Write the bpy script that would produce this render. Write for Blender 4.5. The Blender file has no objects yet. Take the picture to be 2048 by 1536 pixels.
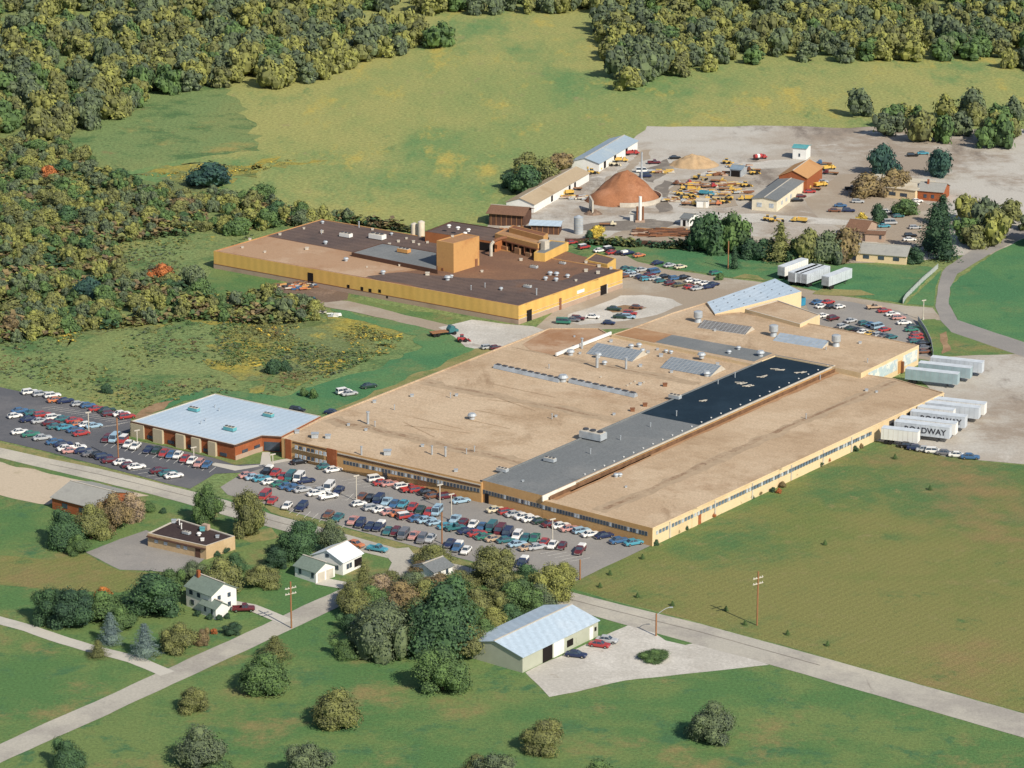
import bpy, math, random
from mathutils import Vector, Matrix, noise
from mathutils.geometry import tessellate_polygon
R = random.Random(7)
rad = math.radians
sc = bpy.context.scene
COL = sc.collection
# ---------------------------------------------------------------- camera model (aerial view, 220 m up)
F, YH, CX, CY, H = 6000.0, -1020.0, 1024.0, 768.0, 220.0
PITCH = math.atan((CY - YH) / F)
cp, sp = math.cos(PITCH), math.sin(PITCH)
def G(x, y, z=0.0):
    """survey point: image position of a spot of known height -> world"""
    a, b = (x - CX) / F, (CY - y) / F
    d = Vector((a, cp + b * sp, -sp + b * cp))
    return Vector((0, 0, H)) + d * ((z - H) / d.z)
def ppm(y):                      # photo pixels per metre (horizontal) at image row y
    return F * math.sin(math.atan((y - YH) / F)) / H
cam = bpy.data.cameras.new('camera'); camo = bpy.data.objects.new('camera', cam); COL.objects.link(camo)
cam.sensor_width = 36; cam.lens = F / 2048 * 36; cam.clip_start = 1; cam.clip_end = 30000
camo.location = (0, 0, H); camo.rotation_euler = (math.pi / 2 - PITCH, 0, 0)
sc.camera = camo
# ---------------------------------------------------------------- light
SUN_AZ, SUN_EL = math.atan2(0.60, -0.80), rad(39)       # sun at the right, behind the camera
w = bpy.data.worlds.new('World'); sc.world = w; w.use_nodes = True
nt = w.node_tree; bg = nt.nodes['Background']
sky = nt.nodes.new('ShaderNodeTexSky'); sky.sky_type = 'NISHITA'; sky.sun_disc = False
sky.sun_elevation = SUN_EL; sky.sun_rotation = SUN_AZ
nt.links.new(sky.outputs[0], bg.inputs[0]); bg.inputs[1].default_value = 0.085
sl = bpy.data.lights.new('sun', 'SUN'); so = bpy.data.objects.new('sun', sl); COL.objects.link(so)
sl.energy = 4.2; sl.angle = rad(0.55); sl.color = (1.0, 0.91, 0.76)
sd = Vector((0.60 * math.cos(SUN_EL), -0.80 * math.cos(SUN_EL), math.sin(SUN_EL)))
so.rotation_euler = (-sd).to_track_quat('-Z', 'Y').to_euler(); so.location = sd * 500
sc.view_settings.view_transform = 'Standard'; sc.view_settings.look = 'None'
sc.view_settings.exposure = 0.27; sc.view_settings.gamma = 1
# ---------------------------------------------------------------- materials
MATS = {}
def lin(c):
    return tuple(((v / 255) / 12.92 if v / 255 <= .04045 else ((v / 255 + .055) / 1.055) ** 2.4) for v in c)
def base_mat(name, rough=.85, metal=0.0):
    m = bpy.data.materials.new(name); m.use_nodes = True
    b = m.node_tree.nodes['Principled BSDF']; b.inputs['Roughness'].default_value = rough
    b.inputs['Metallic'].default_value = metal
    if rough > .7: b.inputs['Specular IOR Level'].default_value = .2
    return m, m.node_tree, b
def flat(name, col, rough=.8, metal=0.0, var=.12, scale=.6):
    """plain surface with a little wear"""
    if name in MATS: return MATS[name]
    m, t, b = base_mat(name, rough, metal)
    n = t.nodes.new('ShaderNodeTexNoise'); n.inputs['Scale'].default_value = scale; n.inputs['Detail'].default_value = 6
    tc = t.nodes.new('ShaderNodeTexCoord'); t.links.new(tc.outputs['Object'], n.inputs['Vector'])
    r = t.nodes.new('ShaderNodeValToRGB'); r.color_ramp.elements[0].position = .3; r.color_ramp.elements[1].position = .7
    r.color_ramp.elements[0].color = tuple(c * (1 - var) for c in col) + (1,)
    r.color_ramp.elements[1].color = tuple(min(1, c * (1 + var)) for c in col) + (1,)
    t.links.new(n.outputs[0], r.inputs[0]); t.links.new(r.outputs[0], b.inputs['Base Color'])
    MATS[name] = m; return m
def layered(name, layers, rough=.95, bump=0.0, stripe=None, grain=.25, gscale=1.6):
    """layers: first colour, then (colour, scale, lo, hi, stretch) painted over by noise; grain = fine speckle"""
    if name in MATS: return MATS[name]
    m, t, b = base_mat(name, rough)
    tc = t.nodes.new('ShaderNodeTexCoord'); cur = None
    base = layers[0]
    for i, (c, s, lo, hi, *rest) in enumerate(layers[1:]):
        n = t.nodes.new('ShaderNodeTexNoise'); n.inputs['Scale'].default_value = s; n.inputs['Detail'].default_value = 8
        n.inputs['Roughness'].default_value = .72
        mp = t.nodes.new('ShaderNodeMapping'); mp.inputs['Location'].default_value = (i * 37.7, i * 11.3, 0)
        if rest: mp.inputs['Rotation'].default_value = (0, 0, rest[1]); mp.inputs['Scale'].default_value = (1, rest[0], 1)
        t.links.new(tc.outputs['Object'], mp.inputs['Vector']); t.links.new(mp.outputs[0], n.inputs['Vector'])
        mr = t.nodes.new('ShaderNodeMapRange'); mr.interpolation_type = 'SMOOTHSTEP'
        mr.inputs[1].default_value = lo; mr.inputs[2].default_value = hi
        t.links.new(n.outputs[0], mr.inputs[0])
        mx = t.nodes.new('ShaderNodeMix'); mx.data_type = 'RGBA'
        t.links.new(mr.outputs[0], mx.inputs[0]); mx.inputs[7].default_value = tuple(c) + (1,)
        if cur: t.links.new(cur, mx.inputs[6])
        else: mx.inputs[6].default_value = tuple(base) + (1,)
        cur = mx.outputs[2]
    if stripe:
        ang, period, amt = stripe
        mp = t.nodes.new('ShaderNodeMapping'); mp.inputs['Rotation'].default_value = (0, 0, ang)
        t.links.new(tc.outputs['Object'], mp.inputs['Vector'])
        wv = t.nodes.new('ShaderNodeTexWave'); wv.inputs['Scale'].default_value = 1 / (period * 3.18)
        wv.inputs['Distortion'].default_value = 3.0; wv.inputs['Detail'].default_value = 3; wv.inputs['Detail Scale'].default_value = .25
        t.links.new(mp.outputs[0], wv.inputs['Vector'])
        mr = t.nodes.new('ShaderNodeMapRange'); mr.inputs[3].default_value = 1 - amt; mr.inputs[4].default_value = 1 + amt
        t.links.new(wv.outputs['Fac'], mr.inputs[0])
        mx = t.nodes.new('ShaderNodeVectorMath'); mx.operation = 'SCALE'
        t.links.new(cur, mx.inputs[0]); t.links.new(mr.outputs[0], mx.inputs['Scale']); cur = mx.outputs[0]
    n = t.nodes.new('ShaderNodeTexNoise'); n.inputs['Scale'].default_value = gscale; n.inputs['Detail'].default_value = 4
    n.inputs['Roughness'].default_value = .8
    t.links.new(tc.outputs['Object'], n.inputs['Vector'])
    mr = t.nodes.new('ShaderNodeMapRange'); mr.inputs[1].default_value = .3; mr.inputs[2].default_value = .7
    mr.inputs[3].default_value = 1 - grain; mr.inputs[4].default_value = 1 + grain
    t.links.new(n.outputs[0], mr.inputs[0])
    mx = t.nodes.new('ShaderNodeVectorMath'); mx.operation = 'SCALE'
    t.links.new(cur, mx.inputs[0]); t.links.new(mr.outputs[0], mx.inputs['Scale'])
    t.links.new(mx.outputs[0], b.inputs['Base Color'])
    if bump:
        bp = t.nodes.new('ShaderNodeBump'); bp.inputs['Strength'].default_value = bump; bp.inputs['Distance'].default_value = .3
        t.links.new(n.outputs[0], bp.inputs['Height']); t.links.new(bp.outputs[0], b.inputs['Normal'])
    MATS[name] = m; return m
def leafmat(name, col, var=.34):
    if name in MATS: return MATS[name]
    m, t, b = base_mat(name, .75)
    g = t.nodes.new('ShaderNodeNewGeometry')
    n = t.nodes.new('ShaderNodeTexNoise'); n.inputs['Scale'].default_value = .35; n.inputs['Detail'].default_value = 3
    t.links.new(g.outputs['Position'], n.inputs['Vector'])
    ad = t.nodes.new('ShaderNodeMath'); ad.operation = 'ADD'
    t.links.new(g.outputs['Random Per Island'], ad.inputs[0]); t.links.new(n.outputs[0], ad.inputs[1])
    r = t.nodes.new('ShaderNodeValToRGB'); e = r.color_ramp.elements
    e[0].position = .45; e[1].position = 1.45 if False else 1.0
    e[0].color = (col[0] * (1 - var), col[1] * (1 - var), col[2] * (1 - var * .6), 1)
    e[1].color = (col[0] * (1 + var * 1.1), col[1] * (1 + var), col[2] * (1 + var * .4), 1)
    dv = t.nodes.new('ShaderNodeMath'); dv.operation = 'MULTIPLY'; dv.inputs[1].default_value = .68
    t.links.new(ad.outputs[0], dv.inputs[0]); t.links.new(dv.outputs[0], r.inputs[0])
    t.links.new(r.outputs[0], b.inputs['Base Color'])
    MATS[name] = m; return m
# ground colours
GRASS = layered('mown_grass', [(.085, .175, .06), ((.145, .205, .07), .02, .42, .58), ((.23, .20, .085), .04, .52, .68), ((.065, .15, .065), .10, .52, .66)], bump=.5, grain=.32)
LAWN = layered('wide_lawn', [(.14, .185, .055), ((.20, .20, .07), .010, .40, .56), ((.085, .165, .06), .013, .46, .60), ((.25, .185, .085), .012, .47, .64), ((.085, .155, .055), .07, .56, .72), ((.23, .21, .09), .2, .54, .72)], bump=.5, stripe=(rad(42), 1.7, .045), grain=.38, gscale=2.2)
GREEN = layered('bright_pasture', [(.065, .18, .08), ((.10, .21, .085), .02, .42, .60), ((.16, .205, .085), .03, .50, .66), ((.045, .15, .07), .09, .54, .70), ((.34, .27, .14), .025, .62, .74)], bump=.4, grain=.32)
MEADOW = layered('wild_meadow', [(.165, .235, .09), ((.20, .24, .09), .015, .4, .6, .5, .6), ((.085, .16, .06), .05, .48, .64), ((.29, .26, .09), .03, .56, .70), ((.23, .165, .08), .05, .60, .74), ((.06, .11, .04), .16, .60, .74), ((.46, .36, .06), .09, .64, .74)], bump=.9, grain=.5, gscale=.9)
GOLD = layered('goldenrod_meadow', [(.16, .20, .085), ((.33, .28, .06), .03, .42, .60), ((.11, .15, .05), .07, .5, .66), ((.27, .18, .07), .05, .58, .70), ((.58, .44, .07), .08, .56, .68)], bump=.9, grain=.5, gscale=.9)
HAY = layered('hay_field', [(.215, .27, .095), ((.31, .31, .11), .006, .40, .56, .35, .25), ((.13, .23, .085), .010, .48, .62, .4, .2), ((.40, .34, .09), .05, .53, .68, .3, .2), ((.28, .24, .12), .09, .58, .74, .4, .2), ((.13, .21, .08), .06, .58, .72, .3, .2), ((.32, .32, .13), .4, .55, .7)], bump=.5, grain=.42, gscale=.8)
DRYG = layered('dry_verge', [(.26, .235, .10), ((.15, .19, .07), .12, .45, .62), ((.38, .27, .15), .1, .6, .75)], bump=.4)
ASPH = layered('aged_asphalt', [(.25, .24, .23), ((.30, .285, .265), .03, .4, .62), ((.20, .195, .19), .07, .56, .72), ((.33, .29, .25), .12, .62, .75)], grain=.14, gscale=2.5)
DARKA = layered('fresh_asphalt', [(.11, .115, .13), ((.15, .15, .16), .04, .45, .62), ((.08, .083, .095), .08, .6, .75)], grain=.14, gscale=2.5)
ROAD = layered('pale_road', [(.42, .40, .35), ((.33, .31, .28), .05, .43, .62), ((.49, .46, .39), .02, .5, .66), ((.26, .24, .21), .3, .62, .74, .15, .62)], grain=.14, gscale=2)
CONC = layered('concrete', [(.50, .48, .43), ((.40, .39, .36), .08, .5, .7)], grain=.06)
GRAV = layered('white_gravel', [(.46, .44, .40), ((.56, .54, .50), .05, .43, .62), ((.34, .31, .27), .06, .54, .70), ((.28, .24, .19), .2, .60, .74)], grain=.16)
YARD = layered('yard_gravel', [(.39, .35, .30), ((.47, .45, .41), .015, .42, .56), ((.31, .26, .21), .014, .48, .60), ((.20, .17, .145), .03, .54, .68, .4, .5), ((.55, .53, .49), .04, .57, .70)], grain=.18)
BROWNG = layered('brown_gravel_lane', [(.33, .275, .215), ((.41, .37, .31), .03, .45, .65), ((.24, .19, .15), .05, .6, .75)], grain=.12)
DIRT = layered('bare_dirt', [(.26, .17, .10), ((.36, .25, .15), .08, .45, .65), ((.13, .12, .06), .12, .55, .7)], grain=.2)
SAND = layered('sandy_ground', [(.50, .42, .32), ((.33, .28, .18), .06, .5, .66), ((.18, .19, .08), .09, .6, .72)], grain=.12)
SCRAPG = layered('oily_ground', [(.17, .12, .09), ((.28, .20, .15), .1, .5, .66)], grain=.2)
TRACK = layered('dark_tracks', [(.19, .17, .15), ((.30, .27, .23), .08, .5, .64)], grain=.2)
# roofs
TANR = layered('tan_gravel_roof', [(.45, .335, .225), ((.52, .405, .285), .03, .42, .60), ((.37, .265, .17), .04, .50, .66), ((.29, .20, .125), .08, .58, .74, .25, .65), ((.34, .225, .14), .015, .54, .70), ((.56, .46, .35), .2, .62, .74)], grain=.24, gscale=2.0, stripe=(rad(-54), 2.6, .018))
RUSTR = layered('rusty_gravel_roof', [(.34, .19, .10), ((.42, .27, .16), .05, .45, .65), ((.24, .12, .065), .08, .6, .74)], grain=.12, gscale=2)
PINKR = layered('pale_rust_roof', [(.40, .26, .165), ((.32, .175, .095), .03, .44, .62), ((.46, .33, .23), .05, .5, .66), ((.24, .13, .08), .12, .62, .74)], grain=.12, gscale=2)
GREYR = layered('grey_felt_roof', [(.165, .18, .19), ((.205, .215, .22), .05, .45, .65), ((.125, .135, .145), .1, .58, .75)], grain=.22, gscale=2.5, stripe=(rad(36), 2.2, .015))
NAVYR = layered('new_black_roof', [(.010, .024, .040), ((.016, .034, .054), .06, .45, .65), ((.03, .045, .06), .3, .62, .76)], grain=.2, rough=.8, gscale=2)
BLUER = layered('pale_blue_metal_roof', [(.42, .52, .62), ((.48, .57, .66), .05, .45, .65), ((.36, .45, .55), .1, .58, .75), ((.31, .38, .46), .5, .64, .76)], grain=.12, rough=.6, stripe=(rad(36), 1.8, .045))
DKR = layered('dark_brown_roof', [(.105, .078, .072), ((.14, .10, .085), .03, .43, .62), ((.18, .10, .065), .04, .56, .70), ((.08, .065, .062), .08, .56, .72), ((.20, .15, .12), .3, .62, .76)], grain=.22, gscale=2, stripe=(rad(-54), 3.0, .06))
BRNR = layered('brown_stained_roof', [(.185, .105, .07), ((.23, .13, .08), .04, .43, .62), ((.12, .08, .06), .06, .54, .68), ((.28, .17, .11), .15, .60, .74)], grain=.22, gscale=2)
SHINGLE = layered('green_shingles', [(.17, .22, .19), ((.13, .17, .15), .5, .5, .7)], grain=.15)
GREYSH = layered('grey_shingles', [(.32, .32, .30), ((.26, .26, .25), .4, .5, .7)], grain=.12)
BLKR = layered('black_tar_roof', [(.05, .035, .035), ((.075, .055, .05), .3, .5, .7)], grain=.15)
SEAM = layered('roof_seam_stain', [(.27, .18, .115), ((.40, .305, .21), .10, .40, .58), ((.16, .10, .065), .25, .58, .70)], grain=.25)
# walls
YEL = layered('yellow_metal_siding', [(.66, .415, .12), ((.60, .37, .10), .06, .5, .7), ((.52, .31, .09), .12, .64, .78, .3, .6)], rough=.6, grain=.05, stripe=(0, 2.2, .05))
ORW = layered('orange_metal_siding', [(.52, .29, .11), ((.42, .20, .075), .08, .46, .62), ((.36, .18, .08), .3, .6, .74, .2, 0)], rough=.6, grain=.07)
BUFF = layered('buff_brick_wall', [(.50, .30, .13), ((.55, .345, .16), .06, .45, .65), ((.40, .23, .10), .15, .66, .78)], grain=.08)
CREAM = layered('cream_block_wall', [(.68, .54, .34), ((.60, .46, .27), .06, .5, .68), ((.48, .35, .20), .3, .64, .78)], grain=.06)
BASEW = layered('concrete_block_base', [(.42, .31, .24), ((.34, .25, .19), .2, .5, .7)], grain=.08)
BEIGE = layered('beige_panel', [(.46, .40, .28), ((.42, .36, .25), .2, .5, .7)], grain=.05)
BRICK = layered('red_brick', [(.30, .095, .04), ((.36, .13, .06), .4, .5, .7)], grain=.12)
WHITE = flat('white_siding', (.76, .76, .74), .6, var=.05)
METAL = flat('galvanised_metal', (.43, .47, .51), .5, .25, var=.2)
DKMET = flat('dark_metal', (.08, .08, .09), .5, .3)
RUST = flat('rusty_steel', (.22, .10, .055), .8)
GLASS = flat('window_glass', (.05, .07, .10), .15, var=.3)
DARK = flat('dark_opening', (.015, .012, .012), .9)
PALEGLASS = flat('pale_pane', (.42, .47, .52), .4, var=.3, scale=1.5)
TRIM = flat('pale_trim', (.52, .48, .41), .7)
TEALM = flat('teal_painted_metal', (.10, .33, .36), .5)
SAGE = flat('sage_metal_siding', (.40, .42, .34), .6, var=.05)
WOOD = flat('weathered_wood', (.30, .15, .075), .9)
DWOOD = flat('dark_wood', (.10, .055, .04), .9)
SALT = layered('reddish_aggregate', [(.30, .135, .07), ((.36, .175, .10), .2, .45, .65), ((.21, .085, .045), .15, .54, .70)], grain=.2, gscale=2)
TYRE = flat('tyre_rubber', (.02, .02, .02), .9); CHROME = flat('bumper_metal', (.55, .55, .56), .25, .8)
BARK = flat('bark', (.12, .085, .06), .95)
PAINTW = flat('white_marking', (.58, .57, .53), .8, var=.25, scale=2)
# ---------------------------------------------------------------- mesh helpers
class MB:
    def __init__(s): s.v = []; s.f = []; s.m = []; s.mats = []
    def mi(s, mat):
        if mat not in s.mats: s.mats.append(mat)
        return s.mats.index(mat)
    def add(s, vs, fs, mat):
        o = len(s.v); k = s.mi(mat); s.v += [tuple(v) for v in vs]
        for f in fs: s.f.append([i + o for i in f]); s.m.append(k)
        return s
    def box(s, c, d, mat, rz=0.0):
        x, y, z = d[0] / 2, d[1] / 2, d[2] / 2; ca, sa = math.cos(rz), math.sin(rz)
        vs = []
        for k in (-z, z):
            for i, j in ((-x, -y), (x, -y), (x, y), (-x, y)):
                vs.append((c[0] + i * ca - j * sa, c[1] + i * sa + j * ca, c[2] + k))
        return s.add(vs, [(3, 2, 1, 0), (4, 5, 6, 7), (0, 1, 5, 4), (1, 2, 6, 5), (2, 3, 7, 6), (3, 0, 4, 7)], mat)
    def prism(s, pts, z0, z1, mat, top=True, bot=False):
        n = len(pts)
        vs = [(p[0], p[1], z0) for p in pts] + [(p[0], p[1], z1) for p in pts]
        fs = [(i, (i + 1) % n, n + (i + 1) % n, n + i) for i in range(n)]
        s.add(vs, fs, mat)
        if top: s.poly([(p[0], p[1], z1) for p in pts], mat)
        return s
    def poly(s, pts, mat):
        tr = tessellate_polygon([[Vector(p) for p in pts]])
        out = []
        for t in tr:
            a, b, c = (Vector(pts[i]) for i in t)
            out.append(t if (b - a).cross(c - a).z >= 0 else t[::-1])
        return s.add(pts, out, mat)
    def cyl(s, p0, p1, r0, r1, mat, n=10, caps=True):
        p0, p1 = Vector(p0), Vector(p1); ax = (p1 - p0).normalized()
        u = ax.orthogonal().normalized(); w_ = ax.cross(u); vs = []
        for p, r in ((p0, r0), (p1, r1)):
            for i in range(n):
                a = 2 * math.pi * i / n; vs.append(p + (u * math.cos(a) + w_ * math.sin(a)) * r)
        fs = [(i, (i + 1) % n, n + (i + 1) % n, n + i) for i in range(n)]
        if caps: fs += [tuple(range(n))[::-1], tuple(range(n, 2 * n))]
        return s.add(vs, fs, mat)
    def mesh(s, name):
        me = bpy.data.meshes.new(name); me.from_pydata(s.v, [], s.f)
        for m in s.mats: me.materials.append(m)
        me.polygons.foreach_set('material_index', s.m); me.update(); return me
    def build(s, name, parent=None, **k):
        return link(name, s.mesh(name), parent, **k)
def link(name, data, parent=None, loc=None, rz=0.0, scale=None, **k):
    o = bpy.data.objects.new(name, data); COL.objects.link(o)
    if parent is not None: o.parent = parent
    if loc is not None: o.location = loc
    if rz: o.rotation_euler = (0, 0, rz)
    if scale is not None: o.scale = scale
    for a, b in k.items(): o[a] = b
    return o
def thing(name, label, cat, loc=(0, 0, 0), rz=0.0, group=None, scale=None):
    o = link(name, None, None, loc, rz, scale, label=label, category=cat)
    if group: o['group'] = group
    o.empty_display_size = .5
    return o
def ccw(pts):
    a = sum(pts[i][0] * pts[(i + 1) % len(pts)][1] - pts[(i + 1) % len(pts)][0] * pts[i][1] for i in range(len(pts)))
    return pts if a > 0 else pts[::-1]
def dens(pts, step, jit, closed=True):
    out = []; n = len(pts)
    for i in range(n if closed else n - 1):
        a, b = Vector(pts[i][:2]), Vector(pts[(i + 1) % n][:2]); L = (b - a).length; k = max(1, int(L / step))
        for j in range(k):
            p = a.lerp(b, j / k)
            if jit: p = p + Vector((noise.noise((p.x * .12, p.y * .12, 3)), noise.noise((p.x * .12, p.y * .12, 9)))) * jit + Vector((noise.noise((p.x * .6, p.y * .6, 3)), noise.noise((p.x * .6, p.y * .6, 9)))) * jit * .5
            out.append((p.x, p.y))
    return out
SH = [0]
def sheet(name, px, lev, mat, jit=1.0, step=2.5, kind='structure', **k):
    pts = [G(*p)[:2] for p in px]; pts = dens(pts, step, jit)
    SH[0] += 1; zz = lev * .02 + (SH[0] % 18) * .001
    b = MB(); b.poly([(p[0], p[1], zz) for p in ccw(pts)], mat)
    o = b.build(name); o['kind'] = kind
    for a, v in k.items(): o[a] = v
    return o
def ribbon(name, px, width, lev, mat, jit=.25, kind='structure'):
    p = [Vector(G(*q)[:2]) for q in px]; L, Rr = [], []
    for i in range(len(p)):
        d = (p[min(i + 1, len(p) - 1)] - p[max(i - 1, 0)]).normalized(); n = Vector((-d.y, d.x)) * width / 2
        L.append(p[i] + n); Rr.append(p[i] - n)
    pts = dens(L + Rr[::-1], 2.5, jit)
    SH[0] += 1; b = MB(); b.poly([(q[0], q[1], lev * .02 + (SH[0] % 18) * .001) for q in ccw(pts)], mat)
    o = b.build(name); o['kind'] = kind; return o
# ---------------------------------------------------------------- terrain and surfaces
b = MB(); b.add([(-6000, -500, 0), (6000, -500, 0), (6000, 14000, 0), (-6000, 14000, 0)], [(0, 1, 2, 3)], MEADOW)
b.build('ground', kind='structure')
sheet('field', [(225, 352), (300, 330), (520, 300), (480, 200), (300, 60), (-300, -60), (900, -200), (1400, -200), (1320, 60), (1230, 290), (1030, 380), (1000, 410), (960, 445), (840, 462), (640, 436), (540, 405), (420, 385)], 1, HAY, 5, 6)
sheet('goldenrod_field', [(270, 352), (320, 338), (400, 330), (520, 322), (620, 318), (500, 345), (440, 372), (380, 380)], 2, GOLD, 14, 2)
sheet('goldenrod_field', [(420, 590), (620, 615), (700, 645), (830, 680), (770, 705), (690, 745), (600, 770), (500, 770), (440, 735), (470, 690), (520, 660), (390, 630)], 2, GOLD, 14, 2)
sheet('goldenrod_field', [(80, 640), (280, 640), (330, 655), (200, 672), (110, 690)], 2, GOLD, 14, 2)
sheet('mown_strip', [(660, 618), (800, 640), (900, 665), (960, 700), (930, 715), (660, 835), (610, 828), (430, 785), (400, 800), (300, 825), (270, 838), (330, 800), (420, 775), (560, 795), (640, 765), (740, 740), (840, 695), (830, 672), (700, 640)], 3, GREEN, 3, 3)
sheet('grass_slope', [(600, 590), (660, 590), (930, 640), (890, 652), (760, 622), (640, 600)], 3, GRASS, 2)
sheet('lawn', [(430, 525), (560, 560), (520, 585), (430, 600), (405, 560)], 2, GRASS, 3)
sheet('dirt_strip', [(645, 832), (655, 824), (930, 708), (952, 698), (1000, 694), (900, 740)], 4, DRYG, 1.5)
sheet('dirt_strip', [(265, 832), (300, 812), (350, 800), (330, 818), (272, 838)], 3, DIRT, 2)
# upper right pasture and yards
sheet('yard', [(975, 450), (1040, 415), (1150, 350), (1240, 300), (1330, 190), (1380, 60), (2300, 60), (2300, 500), (1895, 512), (1850, 520), (1680, 528), (1500, 512), (1370, 494), (1250, 486), (1135, 486), (1080, 480)], 1, YARD, 2, 3)
sheet('far_field', [(1100, -60), (1240, 300), (1290, 252), (1700, 255), (2300, 262), (2300, -60)], 2, HAY, 4, 8)
sheet('pasture', [(1128, 484), (1250, 486), (1370, 494), (1500, 512), (1680, 528), (1855, 533), (1876, 538), (1808, 606), (1690, 590), (1560, 566), (1450, 553), (1330, 535), (1275, 522), (1252, 508), (1160, 496)], 2, GREEN, 1.2)
sheet('pasture', [(1884, 540), (1872, 575), (1868, 612), (1812, 608), (1862, 560)], 2, GREEN, .4)
sheet('pasture', [(1836, 640), (1868, 638), (1892, 652), (2300, 668), (2300, 700), (1895, 712), (1866, 716), (1858, 680)], 2, GRASS, .6)
sheet('pasture', [(1900, 570), (1990, 505), (2300, 355), (2300, 770), (1915, 640), (1898, 606)], 2, GREEN, .8)
sheet('lot', [(1215, 508), (1255, 512), (1275, 524), (1330, 538), (1450, 556), (1560, 569), (1690, 593), (1810, 611), (1868, 616), (1880, 640), (1836, 641), (1856, 680), (1866, 722), (1700, 700), (1560, 640), (1440, 600), (1290, 655), (1060, 665), (1100, 630)], 1, BROWNG, .6)
sheet('lot', [(1605, 598), (1700, 604), (1800, 622), (1838, 645), (1860, 715), (1800, 705), (1640, 660)], 2, ASPH, .6)
sheet('gravel_pad', [(1138, 628), (1190, 612), (1245, 592), (1290, 590), (1345, 598), (1366, 610), (1330, 625), (1250, 642), (1160, 650), (1130, 640)], 2, GRAV, 1.0)
sheet('dirt_patch', [(1210, 618), (1250, 610), (1290, 615), (1262, 624), (1225, 626)], 3, DIRT, .8)
sheet('gravel_lane', [(620, 598), (640, 597), (700, 603), (770, 620), (850, 640), (920, 655), (905, 668), (830, 652), (740, 630), (640, 612)], 4, BROWNG, .8)
sheet('gravel_pad', [(880, 655), (945, 640), (1065, 654), (1110, 668), (1015, 700), (975, 704), (935, 694)], 4, GRAV, .8)
sheet('scrapyard', [(545, 572), (600, 560), (690, 582), (700, 600), (640, 607), (560, 600)], 4, SCRAPG, 1.5)
sheet('dock_yard', [(1826, 742), (1866, 716), (2300, 690), (2300, 950), (1895, 915), (1800, 892), (1745, 880), (1880, 800)], 2, YARD, .6)
sheet('curving_road', [(1893, 534), (1960, 490), (2300, 330), (2300, 352), (1985, 505), (1915, 548), (1900, 575), (1898, 608), (1915, 640), (2300, 770), (2300, 800), (1903, 665), (1880, 640), (1871, 612), (1877, 570), (1884, 545)], 3, ASPH, .2)
sheet('tracks', [(1305, 375), (1330, 360), (1345, 368), (1334, 400), (1345, 420), (1318, 425), (1310, 412), (1322, 395)], 2, TRACK, 1.5)
sheet('tracks', [(1150, 452), (1200, 445), (1260, 440), (1300, 438), (1370, 446), (1330, 456), (1240, 462), (1170, 460)], 2, TRACK, 1.5)
sheet('gravel_pad', [(1320, 430), (1420, 425), (1520, 428), (1700, 440), (1690, 450), (1500, 445), (1400, 450), (1310, 440)], 3, GRAV, 1.5)
sheet('gravel_pad', [(1400, 345), (1480, 325), (1600, 318), (1640, 322), (1560, 335), (1450, 345), (1380, 362)], 3, GRAV, 1.5)
sheet('tracks', [(1180, 380), (1200, 372), (1290, 300), (1310, 300), (1230, 372), (1190, 400)], 3, BROWNG, 3)
sheet('tracks', [(1290, 340), (1340, 318), (1352, 330), (1335, 350), (1300, 365)], 3, TRACK, 3)
sheet('tracks', [(1350, 362), (1420, 345), (1500, 352), (1500, 400), (1430, 418), (1360, 416), (1345, 390)], 3, BROWNG, 5)
sheet('tracks', [(1240, 462), (1380, 452), (1460, 470), (1680, 490), (1690, 515), (1500, 508), (1370, 490), (1200, 482)], 3, BROWNG, 3)
sheet('lot', [(1610, 400), (1680, 350), (1740, 345), (1830, 400), (1890, 420), (1890, 500), (1770, 490), (1640, 440)], 2, BROWNG, 1)
sheet('bare_patch', [(1625, 588), (1650, 578), (1720, 580), (1752, 590), (1700, 593), (1650, 591)], 4, DRYG, 1.5)
sheet('bare_patch', [(1462, 556), (1490, 548), (1520, 552), (1540, 562), (1500, 560)], 4, DRYG, 1.5)
sheet('bare_patch', [(1880, 670), (1893, 664), (1900, 700), (1884, 708)], 4, DIRT, 1)
# front
sheet('lawn', [(1136, 1176), (1150, 1162), (1285, 1096), (1310, 1088), (1500, 1000), (1745, 884), (1800, 893), (1895, 916), (2300, 955), (2300, 1600), (2100, 1440), (1640, 1312), (1400, 1246)], 1, LAWN, .4)
sheet('lawn', [(-200, 900), (100, 925), (520, 1010), (860, 1100), (1150, 1180), (1700, 1330), (2200, 1480), (2200, 1700), (-300, 1700)], 1, GRASS, .5, 5)
sheet('car_park', [(440, 975), (480, 950), (520, 926), (600, 915), (680, 930), (1000, 1010), (1310, 1088), (1288, 1098), (1150, 1163), (1135, 1172), (1050, 1150), (900, 1112), (700, 1058), (600, 1028), (520, 1006), (455, 990)], 3, ASPH, .25)
sheet('side_car_park', [(-150, 740), (60, 788), (110, 797), (180, 808), (262, 833), (262, 862), (240, 874), (270, 882), (330, 893), (420, 915), (560, 925), (500, 945), (430, 948), (380, 978), (330, 966), (100, 905), (-150, 845)], 3, DARKA, .25)
sheet('grass_verge', [(-150, 850), (100, 908), (330, 968), (375, 980), (345, 972), (100, 918), (-150, 862)], 2, DRYG, .3)
sheet('grass_verge', [(520, 1008), (600, 1030), (700, 1060), (860, 1102), (900, 1114), (1000, 1142), (990, 1148), (870, 1118), (700, 1072), (540, 1026)], 4, DRYG, .4)
U = [(-150, 862), (100, 918), (200, 938), (300, 962), (380, 982), (450, 1000), (540, 1028), (700, 1070), (860, 1114), (1140, 1184), (1300, 1224), (1400, 1248), (1640, 1314), (2200, 1470)]
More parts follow.
